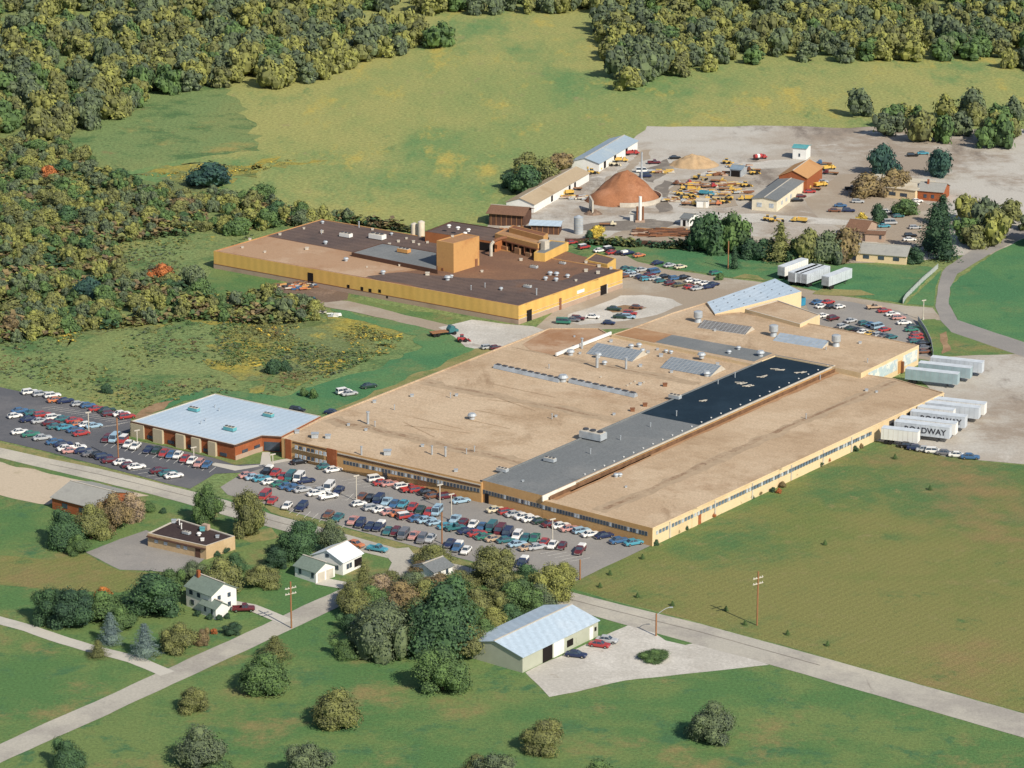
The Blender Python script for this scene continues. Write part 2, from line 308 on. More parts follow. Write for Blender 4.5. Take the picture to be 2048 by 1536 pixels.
Lo = [(2200, 1520), (1500, 1318), (1250, 1250), (1100, 1208), (900, 1148), (700, 1098), (560, 1060), (460, 1034), (380, 1010), (300, 988), (200, 964), (100, 940), (-150, 880)]
sheet('road', U + Lo, 3, ROAD, .15)
ribbon('road_crack', [(x, y + 11 + (x - 100) * .004) for x, y in U[1:-1]], .25, 4, TRACK, .12)
ribbon('side_street', [(790, 1098), (812, 1125), (800, 1150), (740, 1168), (660, 1205), (565, 1250), (430, 1312), (250, 1395), (-50, 1530)], 6.2, 4, ROAD)
ribbon('driveway', [(462, 1207), (500, 1214), (545, 1232), (575, 1245)], 3.2, 5, CONC)
ribbon('driveway', [(640, 1163), (690, 1172), (740, 1172)], 4.0, 5, CONC)
ribbon('footpath', [(-60, 1225), (60, 1258), (130, 1283), (190, 1300), (270, 1320), (335, 1348)], 3.4, 4, CONC)
sheet('concrete_walk', [(430, 926), (480, 933), (520, 930), (525, 905), (540, 905), (542, 924), (560, 920), (600, 914), (590, 920), (540, 930), (470, 942), (420, 930)], 4, CONC, .1)
sheet('office_lawn', [(262, 868), (300, 872), (470, 915), (525, 905), (520, 928), (470, 930), (420, 914), (330, 892), (262, 878)], 4, GRASS, .4)
sheet('gravel_court', [(170, 1105), (292, 1060), (420, 1112), (370, 1148), (300, 1142), (240, 1140)], 3, ASPH, .4)
sheet('sandy_lot', [(-150, 890), (100, 948), (215, 972), (300, 992), (240, 1000), (150, 985), (100, 1010), (-150, 960)], 2, SAND, 1)
sheet('gravel_court', [(1050, 1345), (1196, 1278), (1262, 1248), (1330, 1262), (1400, 1288), (1505, 1318), (1540, 1330), (1400, 1345), (1250, 1362), (1100, 1395)], 2, GRAV, .3)
sheet('grass_island', [(1312, 1268), (1345, 1266), (1396, 1284), (1372, 1290), (1330, 1282)], 3, GRASS, .4)
sheet('field_patch', [(100, 1120), (170, 1108), (240, 1142), (350, 1150), (240, 1185), (100, 1180), (-200, 1150), (-200, 1090)], 2, LAWN, .5)
sheet('dry_patch', [(470, 1070), (540, 1055), (560, 1075), (500, 1085)], 2, DRYG, .8)
# parking bay lines (paint on the asphalt)
def lines(name, p0, p1, n, hd, ln, lev=5):
    a, c = G(*p0), G(*p1); b = MB()
    for i in range(n):
        p = a.lerp(c, i / max(1, n - 1)); b.box((p.x, p.y, lev * .02 + .004), (ln, .13, .006), PAINTW, rad(hd))
    o = b.build(name); o['kind'] = 'structure'; return o
# ---------------------------------------------------------------- vehicles
PAINT = {'red': (.42, .02, .02), 'maroon': (.14, .015, .025), 'white': (.78, .77, .74), 'silver': (.42, .44, .46), 'navy': (.015, .03, .10),
         'blue': (.03, .13, .30), 'light blue': (.28, .46, .60), 'cyan': (.03, .30, .42), 'teal': (.02, .16, .18), 'dark green': (.02, .06, .045),
         'green': (.02, .20, .14), 'black': (.015, .015, .018), 'tan': (.48, .33, .20), 'brown': (.20, .075, .035), 'orange': (.60, .17, .04),
         'yellow': (.68, .42, .03), 'cream': (.66, .58, .38), 'grey': (.16, .16, .18), 'pink': (.55, .25, .22), 'olive': (.12, .11, .05)}
CODE = {'r': 'red', 'm': 'maroon', 'w': 'white', 's': 'silver', 'n': 'navy', 'b': 'blue', 'l': 'light blue', 'c': 'cyan', 't': 'teal', 'd': 'dark green',
        'g': 'green', 'k': 'black', 'a': 'tan', 'o': 'brown', 'O': 'orange', 'y': 'yellow', 'e': 'cream', 'x': 'grey', 'p': 'pink', 'v': 'olive'}
def paint(c):
    k = c.replace(' ', '_') + '_car_paint'
    if k not in MATS:
        m, t, b = base_mat(k, .35, 0); pc = PAINT[c]; gm_ = sum(pc) / 3; b.inputs['Base Color'].default_value = tuple(.80 * q + .20 * gm_ for q in pc) + (1,)
        b.inputs['Specular IOR Level'].default_value = .4; b.inputs['Coat Weight'].default_value = .15; MATS[k] = m
    return MATS[k]
def loft(mb, st, mat, caps=True):
    """st: (x, halfwidth, z0, z1) stations, chamfered box sections"""
    vs = []; n = 8
    for x, hw, z0, z1 in st:
        c = min(.14, (z1 - z0) * .3)
        vs += [(x, -hw + c * .6, z0), (x, hw - c * .6, z0), (x, hw, z0 + c), (x, hw, z1 - c), (x, hw - c, z1), (x, -hw + c, z1), (x, -hw, z1 - c), (x, -hw, z0 + c)]
    fs = []
    for i in range(len(st) - 1):
        for j in range(n):
            a, b2 = i * n + j, i * n + (j + 1) % n; fs.append((a, b2, b2 + n, a + n))
    if caps: fs += [tuple(range(n))[::-1], tuple(range((len(st) - 1) * n, len(st) * n))]
    mb.add(vs, fs, mat)
SPEC = {  # length, body stations, cabin (x0 x1 base, x0 x1 top, z0, z1, hw0, hw1), name words
    's': (4.9, [(-2.45, .80, .35, .80), (-2.2, .90, .25, .92), (-1.2, .93, .22, .95), (.9, .93, .22, .93), (2.1, .90, .24, .86), (2.45, .80, .32, .72)], (-1.75, 1.05, -1.1, .35, .92, 1.42, .84, .66), 'sedan'),
    'w': (4.8, [(-2.4, .82, .35, .90), (-2.2, .90, .25, .96), (.9, .92, .22, .94), (2.1, .89, .24, .86), (2.4, .80, .32, .72)], (-2.3, 1.0, -2.0, .35, .94, 1.48, .84, .68), 'wagon'),
    'h': (4.2, [(-2.1, .80, .35, .85), (-1.9, .86, .25, .92), (.8, .88, .22, .90), (1.8, .85, .24, .82), (2.1, .76, .32, .70)], (-2.0, .95, -1.3, .3, .9, 1.38, .80, .62), 'compact car'),
    'u': (4.6, [(-2.3, .90, .45, 1.1), (-2.2, .94, .40, 1.15), (.9, .95, .40, 1.15), (2.0, .93, .40, 1.08), (2.3, .88, .45, .9)], (-2.25, 1.0, -2.15, .55, 1.13, 1.78, .88, .78), 'utility car'),
    'v': (5.0, [(-2.5, .92, .45, 1.2), (-2.4, .98, .38, 1.25), (1.6, .98, .38, 1.25), (2.2, .95, .40, 1.05), (2.5, .88, .45, .9)], (-2.45, 2.0, -2.4, 1.35, 1.22, 2.05, .95, .86), 'van'),
    'p': (5.2, [(-.35, .94, .40, 1.08), (1.0, .95, .40, 1.08), (2.3, .92, .40, 1.02), (2.6, .86, .45, .85)], (-.35, 1.15, -.2, .65, 1.06, 1.72, .86, .74), 'pickup truck'),
    'c': (5.2, [(-.35, .94, .40, 1.08), (1.0, .95, .40, 1.08), (2.3, .92, .40, 1.02), (2.6, .86, .45, .85)], (-.35, 1.15, -.2, .65, 1.06, 1.72, .86, .74), 'white capped pickup'),
}
VM = {}
def car_meshes(ty, c):
    if (ty, c) in VM: return VM[(ty, c)]
    L, st, cb, word = SPEC[ty]; P = paint(c); body, glass, wheel = MB(), MB(), MB()
    loft(body, st, P)
    x0, x1, t0, t1, z0, z1, h0, h1 = cb
    gv = [(x0, -h0, z0), (x1, -h0, z0), (x1, h0, z0), (x0, h0, z0), (t0, -h1, z1), (t1, -h1, z1), (t1, h1, z1), (t0, h1, z1)]
    glass.add(gv, [(0, 1, 5, 4), (1, 2, 6, 5), (2, 3, 7, 6), (3, 0, 4, 7), (4, 5, 6, 7)], GLASS)
    top = P if not (ty == 'u' and c in ('red', 'black')) else paint('white')
    body.box(((t0 + t1) / 2, 0, z1 + .025), (t1 - t0 + .10, h1 * 2 + .05, .05), top)
    for s_ in (-1, 1):      # pillars
        for (xa, xb) in ((x0, t0), (x1, t1)):
            body.cyl((xa, s_ * h0, z0), (xb, s_ * h1, z1), .055, .05, P, 4)
        xm = (x0 + x1) / 2 - .1; body.cyl((xm, s_ * (h0 + .01), z0), (xm, s_ * (h1 + .01), z1), .05, .05, P, 4)
    if ty in 'pc':
        for s_ in (-1, 1): body.box((-1.45, s_ * .89, .80), (2.2, .10, .62), P)
        body.box((-2.53, 0, .80), (.08, 1.7, .62), P); body.box((-1.45, 0, .55), (2.2, 1.7, .10), P if ty == 'p' else DKMET)
        if ty == 'c':
            loft(body, [(-2.58, .88, 1.1, 1.72), (-.38, .88, 1.1, 1.78)], paint('white'))
    hl = L / 2
    for s_ in (-1, 1):
        body.box((s_ * (hl + .03), 0, .46), (.12, 1.62, .16), CHROME)
        for q in (-1, 1): body.box((s_ * (hl - .03), q * .62, .66), (.1, .28, .14), CHROME if s_ > 0 else paint('red'))
    wheel.cyl((0, -.11, 0), (0, .11, 0), .33, .33, TYRE, 14); wheel.cyl((0, -.12, 0), (0, .12, 0), .18, .18, CHROME, 10)
    far = MB()
    for q in (body, glass): 
        o = len(far.v); far.v += q.v
        for f, k in zip(q.f, q.m): far.f.append([i + o for i in f]); far.m.append(far.mi(q.mats[k]))
    wp = [(hl - .85, 1), (hl - .85, -1), (-hl + .95, 1), (-hl + .95, -1)]
    for x, s_ in wp: far.cyl((x, s_ * .86 - .11, .33), (x, s_ * .86 + .11, .33), .33, .33, TYRE, 8)
    VM[(ty, c)] = (body.mesh('body'), glass.mesh('window'), VM.get('w') or wheel.mesh('wheel'), far.mesh('car'), wp)
    VM['w'] = VM[(ty, c)][2]
    return VM[(ty, c)]
CARS = []           # (x, type, colour, row phrase, object)
NAMES = {'s': 'parked_car', 'w': 'parked_car', 'h': 'parked_car', 'u': 'parked_car', 'v': 'van', 'p': 'pickup_truck', 'c': 'pickup_truck'}
def car(x, y, ty, c, hd, row, lev=5, far=False):
    p = G(x, y); p.z = lev * .02 + .012; h = rad(hd + R.uniform(-2.5, 2.5)); vs_ = R.uniform(.86, .92) * (.93 if far else 1)
    bm, gm, wm, fm, wp = car_meshes(ty, c)
    if far: o = link(NAMES[ty], fm, None, p, h, (vs_,) * 3)
    else:
        o = link(NAMES[ty], None, None, p, h, (vs_,) * 3)
        link('body', bm, o); link('window', gm, o)
        for wx, s_ in wp: link('wheel', wm, o, (wx, s_ * .86, .33))
    CARS.append((x, ty, c, row, o)); return o
def row(txt, hd, phrase, lev=5, far=False):
    for it in txt.split():
        a = it.split(','); ty = a[3] if len(a) > 3 else R.choice('sssswh')
        car(float(a[0]), float(a[1]), ty, CODE[a[2]], hd + (180 if len(a) > 4 else 0), phrase, lev, far)
ORD = ['', 'second', 'third', 'fourth', 'fifth', 'sixth', 'seventh', 'eighth', 'ninth', 'tenth']
def label_cars():
    by = {}
    for x, ty, c, ph, o in CARS: by.setdefault((ph, c, SPEC[ty][3]), []).append((x, o))
    for (ph, c, wd), l in by.items():
        l.sort(key=lambda t: t[0])
        for i, (x, o) in enumerate(l):
            if len(l) == 1: s_ = f'the only {c} {wd} in the {ph}'
            elif i == 0: s_ = f'leftmost {c} {wd} in the {ph}'
            elif i == len(l) - 1: s_ = f'rightmost {c} {wd} in the {ph}'
            else: s_ = f'{ORD[i]} {c} {wd} from left in the {ph}'
            o['label'] = s_; o['category'] = {'van': 'van'}.get(wd, 'pickup truck' if 'pick' in wd else 'car')
            o['group'] = 'vehicles in the ' + ph
FL, ST = 28, 74
row('598,928,k,s 651,937,t,s 667,944,w,s 752,963,w,u 764,970,r 780,972,p 806,977,w 821,983,r,p 834,984,r 854,989,k 867,996,o 893,997,m 922,1006,l 991,1024,e 1014,1028,r,w 1029,1033,s 1048,1038,w 1063,1043,w 1080,1047,d 1102,1053,m 1122,1056,w,s 1139,1062,p 1163,1066,l,w 1181,1073,w,s 1208,1076,n,s 1238,1086,b,s 1267,1090,c,s', FL, 'row against the front wall')
row('535,948,k,c 551,950,r,s 566,958,r,s 581,959,t,v 598,962,w,v 658,981,w,v 678,985,n,s 724,998,o,s 740,1001,k,s 757,1006,n,v 773,1009,l,p 789,1013,b 806,1013,c 825,1019,r,s 841,1025,d,s 858,1029,r 874,1029,l,v 910,1044,l,p 926,1050,m 946,1054,w,s 964,1058,b,s 983,1061,t,v 1000,1068,m,v 1015,1074,n,v 1034,1078,w,u 1051,1081,t 1069,1082,g,p 1088,1090,r,s 1105,1095,w,s 1124,1097,m,h', ST + 180, 'upper middle row of the front lot')
row('495,955,p,s 508,959,l 524,962,c 541,968,w 560,972,g 576,977,b 592,981,b 606,984,s 612,966,n 642,986,s 632,991,w,s 657,998,w,p 718,1012,w 745,1020,s 763,1024,w 780,1029,p 798,1032,O 812,1038,r,u 836,1042,b,s 853,1045,l 869,1050,l 893,1057,c 911,1061,t,p 934,1067,n 954,1072,r,s 969,1078,g,s 988,1082,a,s 1012,1085,t,s 1035,1093,l,s 1056,1100,a,s 1074,1099,s,s', FL, 'lower middle row of the front lot')
row('530,998,r,v 545,1006,r,s 574,1017,w,h 604,1020,n,u 657,1034,o,s 676,1040,t,s 706,1047,p,p 721,1053,n,u 740,1058,n,s 758,1059,n,c 776,1067,t 791,1069,m 807,1076,x,v 828,1077,p,p 844,1084,x,u 861,1082,s,s 900,1092,n,s 915,1100,b,c 932,1106,w,s 1045,1131,n,c 1160,1106,m,c', ST + 180, 'roadside row of the front lot')
row('711,1093,O,s', -35, 'road beside the white metal roofed house', 4); row('755,1103,c,p', -25, 'road beside the white metal roofed house', 4)
row('60,788,w 82,792,s 105,795,w 112,804,O 131,806,n 157,812,s 176,815,b 194,822,r 214,825,d 221,832,m 243,832,w 254,837,r', 27, 'top row of the left lot')
row('40,826,b 66,830,t 85,834,r 108,839,w,w 126,842,t 148,845,r 158,852,O 174,854,w,s 188,856,l,s', 27, 'upper centre row of the left lot')
row('30,836,w 58,843,n 80,846,s 102,850,m 112,857,t 130,859,c,s 151,864,b,s 163,871,r,s', 30, 'lower centre row of the left lot')
row('214,882,m 229,883,l,v 246,886,r,u 257,893,w,s 271,897,w,s 297,904,n 313,905,d 328,911,r,s 342,914,b,s 356,915,w 370,922,r,s 384,926,w,s 398,932,p,w 414,934,b,s', ST + 184, 'row before the blue roofed office')
row('40,868,w 62,873,g 85,880,s 110,888,b 127,893,n 133,901,w,s 142,906,p 154,900,w,p 166,906,n 183,912,x 197,914,k 208,918,n 222,925,m 245,929,w,s 259,935,m 273,938,w,s 319,946,m,s 336,951,t,s 348,956,w,s', 24, 'roadside row of the left lot')
row('1635,608,b 1656,608,r 1643,616,w 1662,617,k 1679,617,w', 35, 'far corner of the right lot', 5, True)
row('1646,635,w 1666,641,m,u 1701,645,s 1728,650,t 1743,653,b 1755,658,l,v 1769,663,r', 38, 'upper row of the right car park', 5, True)
row('1685,656,s 1701,661,d 1716,664,k 1727,668,w 1741,671,y 1757,673,s 1770,675,x 1783,678,t', 38, 'lower row of the right car park', 5, True)
row('1748,618,a,p 1769,625,r 1785,632,w 1797,639,p 1808,649,w,s 1826,657,d 1823,663,g 1833,672,r 1832,679,r 1830,686,t 1846,691,k 1849,699,x 1848,707,o', 12, 'fence row of the right lot', 5, True)
row('1252,540,t 1264,542,g 1283,543,s 1259,548,l 1308,548,b,v 1298,553,m 1268,553,s 1281,557,n 1293,561,c 1308,560,s 1320,565,t 1330,556,k 1250,555,o', 33, 'left block by the yellow building', 3, True)
row('1350,560,b 1368,558,k 1341,570,m 1358,573,v 1382,564,w 1396,567,w 1411,570,w 1380,577,r 1394,580,s 1416,577,n 1426,572,n', 33, 'right block by the yellow building', 3, True)
row('1144,488,r 1168,498,r,u 1199,504,w 1218,502,k,u 1224,508,r 1241,509,k 1255,510,n,c 1278,514,O 1315,529,n 1339,534,s 1361,537,e 1431,549,g', 35, 'line on the pasture edge', 4, True)
row('1228,621,d 1274,618,o', -15, 'gravel pad by the yellow building', 4, True)
row('1260,630,r 1240,637,d 1257,637,l 1185,637,w 1156,640,m 1146,643,x 1218,649,n 1127,648,g,v', -12, 'group between the two factories', 4, True)
row('976,698,s 992,699,m', 25, 'corner of the bright gravel pad', 5, True)
row('688,788,w,u 699,791,s 738,776,d,s', 28, 'mown strip behind the factory', 4)
row('595,824,k 665,829,n,s', -20, 'grass behind the blue roofed office', 4)
row('1199,1294,r,s 1214,1285,s,s 1152,1314,n,s', -18, 'gravel court of the green barn', 4)
row('487,1223,m,p', 5, 'driveway of the green roofed white house', 6)
row('1815,895,k 1832,900,n 1850,903,s 1868,906,w,w 1890,910,x 1915,914,w 1940,918,b', -8, 'line beside the white trailers', 3)
row('1822,881,d,p', -10, 'shade behind the nearest white trailer', 3)
row('1716,406,s,w 1681,414,b 1669,424,o 1697,424,n 1702,380,k,p', -5, 'gravel below the cream building', 3, True)
row('1833,405,w 1826,411,w 1819,417,s 1812,423,w 1806,429,l 1797,435,t 1772,428,w,u 1768,455,c 1781,449,s,v 1830,458,s 1821,474,k 1819,482,w', 8, 'upper right lot among trees', 3, True)
row('1350,318,k 1308,328,m,p 1291,355,n,v 1284,345,w,v 1602,395,m 1594,403,k 1619,386,r 1646,366,s 1846,309,c 1825,313,k', 5, 'big gravel yard at the top', 3, True)
# ---- yard machines
def dump_mesh(c, box):
    m = MB(); P = paint(c)
    loft(m, [(1.6, 1.1, .7, 1.6), (2.2, 1.1, .7, 2.5), (3.1, 1.1, .7, 2.4), (3.4, 1.1, .7, 1.5), (4.4, 1.0, .7, 1.35)], P)
    m.box((3.2, 0, 2.0), (.5, 1.9, .5), GLASS)
    m.box((-.8, 0, .85), (5.6, .9, .3), DKMET)
    if box == 'dump':
        for s_ in (-1, 1): m.box((-1.1, s_ * 1.15, 1.7), (4.4, .12, 1.2), P)
        m.box((-3.25, 0, 1.7), (.12, 2.2, 1.2), P); m.box((1.05, 0, 1.9), (.12, 2.3, 1.6), P); m.box((-1.1, 0, 1.12), (4.4, 2.2, .12), P)
    elif box == 'tank':
        m.cyl((-3.5, 0, 1.9), (1.2, 0, 1.9), 1.1, 1.1, paint('red'), 16); m.cyl((-1.9, 0, 1.9), (-.4, 0, 1.9), 1.14, 1.14, WHITE, 16)
    else: m.box((-1.1, 0, 1.1), (4.8, 2.4, .16), WOOD)
    for x in (3.2, -1.6, -2.7):
        for s_ in (-1, 1): m.cyl((x, s_ * 1.0 - .18, .5), (x, s_ * 1.0 + .18, .5), .5, .5, TYRE, 12)
    return m.mesh('truck')
def loader_mesh(c):
    m = MB(); P = paint(c)
    loft(m, [(-2.6, .8, .9, 1.7), (-2.3, .9, .8, 1.9), (-.4, .9, .8, 1.9), (.4, .6, .8, 1.4), (1.5, .6, .8, 1.2)], P)
    m.box((-.5, 0, 2.35), (1.3, 1.3, .9), GLASS); m.box((-.5, 0, 2.88), (1.5, 1.5, .14), P)
    for s_ in (-1, 1):
        m.cyl((.3, s_ * .55, 1.5), (2.8, s_ * .55, .6), .14, .14, P, 6)
        for x in (-1.6, 1.0): m.cyl((x, s_ * 1.1 - .28, .75), (x, s_ * 1.1 + .28, .75), .75, .75, TYRE, 14)
    m.add([(2.7, -1.2, .2), (3.7, -1.2, .15), (2.7, -1.2, 1.1), (2.7, 1.2, .2), (3.7, 1.2, .15), (2.7, 1.2, 1.1)], [(0, 1, 4, 3), (0, 3, 5, 2), (0, 2, 1), (3, 4, 5)], P)
    return m.mesh('loader')
def grader_mesh(c):
    m = MB(); P = paint(c)
    loft(m, [(-3.4, .8, .9, 2.0), (-1.2, .8, .9, 2.0)], P); m.box((-.6, 0, 2.1), (1.2, 1.4, 1.6), GLASS); m.box((-.6, 0, 2.95), (1.4, 1.6, .12), P)
    m.cyl((-.4, 0, 1.6), (3.6, 0, 1.3), .22, .18, P, 8); m.box((1.2, 0, .5), (.3, 3.4, .7), P, .5)
    for x in (-2.9, -1.6, 3.3):
        for s_ in (-1, 1): m.cyl((x, s_ * 1.0 - .2, .6), (x, s_ * 1.0 + .2, .6), .6, .6, TYRE, 12)
    return m.mesh('grader')
MACH = {}
def mach(kind, c):
    if (kind, c) not in MACH:
        MACH[(kind, c)] = {'d': lambda: dump_mesh(c, 'dump'), 'f': lambda: dump_mesh(c, 'flat'), 'k': lambda: dump_mesh(c, 'tank'), 'l': lambda: loader_mesh(c), 'g': lambda: grader_mesh(c)}[kind]()
    return MACH[(kind, c)]
MW = {'d': ('dump_truck', 'dump truck'), 'f': ('flatbed_truck', 'flatbed truck'), 'k': ('tanker_truck', 'tanker truck'), 'l': ('wheel_loader', 'wheel loader'), 'g': ('road_grader', 'road grader')}
ml = []
for zone, txt in (('beside the long white sheds', '1239,324,y,d 1229,332,e,l 1187,341,y,d 1185,348,y,l 1134,390,y,d 1262,310,r,d 1150,380,y,f'),
                  ('in the machine park by the rusty heap', '1400,360,y,g 1389,369,r,f 1363,371,o,f 1374,380,y,g 1363,391,y,l 1384,395,y,l 1361,400,y,g 1377,411,y,f 1412,391,c,d 1416,376,r,f 1373,399,y,l 1388,383,y,d'),
                  ('in the machine park before the dark roofed shop', '1455,328,y,l 1519,319,r,k 1508,343,o,f 1508,349,y,l 1452,381,y,f 1492,374,y,l 1494,401,y,d 1424,401,y,g 1425,411,O,f 1447,407,y,l 1456,400,y,l 1435,365,y,f'),
                  ('by the orange roofed garage', '1656,340,y,d 1663,349,m,f 1640,374,y,d 1628,380,y,f 1650,330,b,f'),
                  ('on the pale track above the trees', '1537,442,y,l 1552,444,y,g 1600,445,y,d 1214,452,e,f')):
    grp = {}
    for it in txt.split():
        a = it.split(','); x, y, c, k = float(a[0]), float(a[1]), CODE[a[2]], a[3]
        p = G(x, y); p.z = .06
        o = link(MW[k][0], mach(k, c), None, p, rad(R.choice((5, 10, 30, 170, 200, -15)) + R.uniform(-10, 10)), (.66,) * 3)
        grp.setdefault((c, k), []).append((x, o))
    for (c, k), l in grp.items():
        l.sort(key=lambda t: t[0])
        for i, (x, o) in enumerate(l):
            pre = 'the only' if len(l) == 1 else 'leftmost' if i == 0 else 'rightmost' if i == len(l) - 1 else ORD[i] + ' from left'
            o['label'] = f'{pre} {c} {MW[k][1]} {zone}'; o['category'] = MW[k][1]; o['group'] = 'machines ' + zone
# ---- semi trailers
def trailer(x, y, hd, L, c, label, text=None, lev=3):
    p = G(x, y); p.z = lev * .02; t = thing('semi_trailer', label, 'trailer', p, rad(hd), 'semi trailers at the docks')
    m = MB(); side = WHITE if c == 'w' else flat('silver_trailer', (.55, .60, .66), .45, .1, var=.1) if c == 's' else flat('blue_grey_trailer', (.30, .40, .44), .5)
    m.box((L / 2, 0, 2.55), (L, 2.5, 2.75), side)
    for k in range(int(L / 1.2)):
        for s_ in (-1, 1): m.box((.6 + k * 1.2, s_ * 1.26, 2.55), (.06, .03, 2.6), TRIM if c == 'w' else METAL)
    m.box((L / 2, 0, 3.95), (L + .05, 2.56, .05), flat('trailer_roof', (.58, .63, .68), .5)); m.build('body', t)
    for xx in (1.2, 2.4):
        for s_ in (-1, 1):
            wq = MB(); wq.cyl((xx, s_ * 1.0 - .25, .52), (xx, s_ * 1.0 + .25, .52), .52, .52, TYRE, 12); wq.build('wheel', t)
    for s_ in (-1, 1):
        g = MB(); g.box((L - 3, s_ * .8, .6), (.14, .14, 1.2), DKMET); g.box((L - 3, s_ * .8, .05), (.4, .4, .08), DKMET); g.build('landing_leg', t)
    d = MB(); d.box((-.03, 0, 2.5), (.04, 2.3, 2.5), METAL); d.build('rear_door', t)
    if text:
        cu = bpy.data.curves.new('lettering', 'FONT'); cu.body = text; cu.size = 2.0; cu.extrude = .01; cu.align_x = 'CENTER'; cu.align_y = 'CENTER'
        cu.materials.append(flat('black_lettering', (.02, .02, .03), .6)); cu.offset = .03
        tmp = bpy.data.objects.new('tmp_text', cu); lme = bpy.data.meshes.new_from_object(tmp)
        if text != 'ROADWAY': pass
        bpy.data.objects.remove(tmp); lo = link('lettering', lme, t, (L * .56, -1.30, 2.5)); lo.rotation_euler = (math.pi / 2, 0, 0)
    return t
# dock row at the lower right: trailers back on to the long cream wall
DK = [(1764, 885, 9, 'w', 0), (1790, 872, 13.7, 's', 1), (1800, 864, 14, 'w', 0), (1822, 851, 13.7, 's', 1), (1836, 842, 9, 'w', 0), (1850, 833, 13.7, 's', 0), (1862, 825, 13.7, 'w', 0)]
names7 = ['short white trailer nearest the lawn at the long cream wall', 'second trailer from the lawn, silver with big black lettering', 'third trailer from the lawn, plain white at the cream wall',
          'fourth trailer from the lawn, silver with big black lettering', 'fifth trailer from the lawn, short and white at the wall', 'sixth trailer from the lawn, silver at the cream wall', 'seventh and farthest white trailer at the cream wall']
for i, (x, y, L, c, tx) in enumerate(DK): trailer(x, y, -22, L, c, names7[i], 'ROADWAY' if tx else None)
trailer(1812, 765, -22, 13.7, 'g', 'blue grey trailer in front at the upper docks', None)
trailer(1838, 753, -22, 13.7, 'g', 'blue grey trailer behind another at the upper docks', None)
trailer(1862, 742, -22, 13.7, 's', 'silver trailer farthest back at the upper docks', None)
for i, (x, y, l) in enumerate(((1562, 560, 'white trailer set apart left of the blue sloped roof row'), (1583, 572, 'left one of three silver trailers side by side on the pasture'), (1594, 573, 'middle one of three silver trailers side by side on the pasture'), (1606, 575, 'right one of three silver trailers side by side on the pasture'), (1650, 580, 'silver trailer standing alone right of the other three'))):
    trailer(x, y, 52, 12.5, 'w' if i == 0 else 's', l, None, 4)
# ---------------------------------------------------------------- buildings
def inset(pts, d):
    n = len(pts); out = []
    for i in range(n):
        a, b2, c = Vector(pts[i - 1][:2]), Vector(pts[i][:2]), Vector(pts[(i + 1) % n][:2])
        e1, e2 = (b2 - a).normalized(), (c - b2).normalized(); n1, n2 = Vector((-e1.y, e1.x)), Vector((-e2.y, e2.x))
        m_ = (n1 + n2); m_ = m_ / max(.35, m_.length_squared / 2) ; out.append(b2 + m_ * d)
    return out
def block(parent, px, h, wallm, roofm, par=.35, z0=0.0, wname='wall', rname='roof', base=None, coping=None, world=None):
    """flat-roofed block; px = roof corners at height h"""
    pts = ccw([G(x, y, h)[:2] for x, y in px]) if world is None else ccw(world)
    inn = inset(pts, .35); n = len(pts); m = MB()
    m.add([(p[0], p[1], z0) for p in pts] + [(p[0], p[1], h) for p in pts], [(i, (i + 1) % n, n + (i + 1) % n, n + i) for i in range(n)], wallm)
    cm = coping or wallm
    m.add([(p[0], p[1], h) for p in pts] + [(p[0], p[1], h) for p in inn], [(i, (i + 1) % n, n + (i + 1) % n, n + i) for i in range(n)], cm)
    m.add([(p[0], p[1], h) for p in inn] + [(p[0], p[1], h - par) for p in inn], [(i, (i + 1) % n, n + (i + 1) % n, n + i) for i in range(n)], cm)
    m.build(wname, parent)
    r = MB(); r.poly([(p[0], p[1], h - par) for p in inn], roofm); ro = r.build(rname, parent)
    if base:
        bm_, bh = base; m = MB()
        out = inset(pts, -.06); m.add([(p[0], p[1], 0) for p in out] + [(p[0], p[1], bh) for p in out], [(i, (i + 1) % n, n + (i + 1) % n, n + i) for i in range(n)], bm_)
        m.add([(p[0], p[1], bh) for p in out] + [(p[0], p[1], bh) for p in pts], [(i, (i + 1) % n, n + (i + 1) % n, n + i) for i in range(n)], bm_)
        m.build('base_course', parent)
    return pts, ro
def roofpatch(parent, px, h, mat, name='roof_patch', jit=.15):
    pts = dens([G(x, y, h)[:2] for x, y in px], 3, jit); m = MB(); m.poly([(p[0], p[1], h) for p in ccw(pts)], mat); return m.build(name, parent)
def seam(parent, a, c, h, wd, mat=None):
    p, q = G(*a, h), G(*c, h); d = (q - p).normalized(); n = Vector((-d.y, d.x, 0)) * wd / 2
    pts = dens([(p - n)[:2], (q - n)[:2], (q + n)[:2], (p + n)[:2]], 2, wd * .5); m = MB(); m.poly([(s_[0], s_[1], h) for s_ in ccw(pts)], mat or SEAM); return m.build('roof_seam', parent)
def onwall(a, c, h, t0, t1, z0, z1, mat, parent, name, out=.05, flip=False):
    """box set on the wall running from image point a to c (given at height h)"""
    p, q = G(*a, h), G(*c, h); d = (q - p); L = d.length; d.normalize(); n = Vector((d.y, -d.x, 0))
    if flip: n = -n
    ang = math.atan2(d.y, d.x); ctr = p + d * L * (t0 + t1) / 2
    m = MB(); m.box((ctr.x + n.x * (out / 2 - .02), ctr.y + n.y * (out / 2 - .02), (z0 + z1) / 2), (L * (t1 - t0), out + .04, z1 - z0), mat, ang)
    return m.build(name, parent)
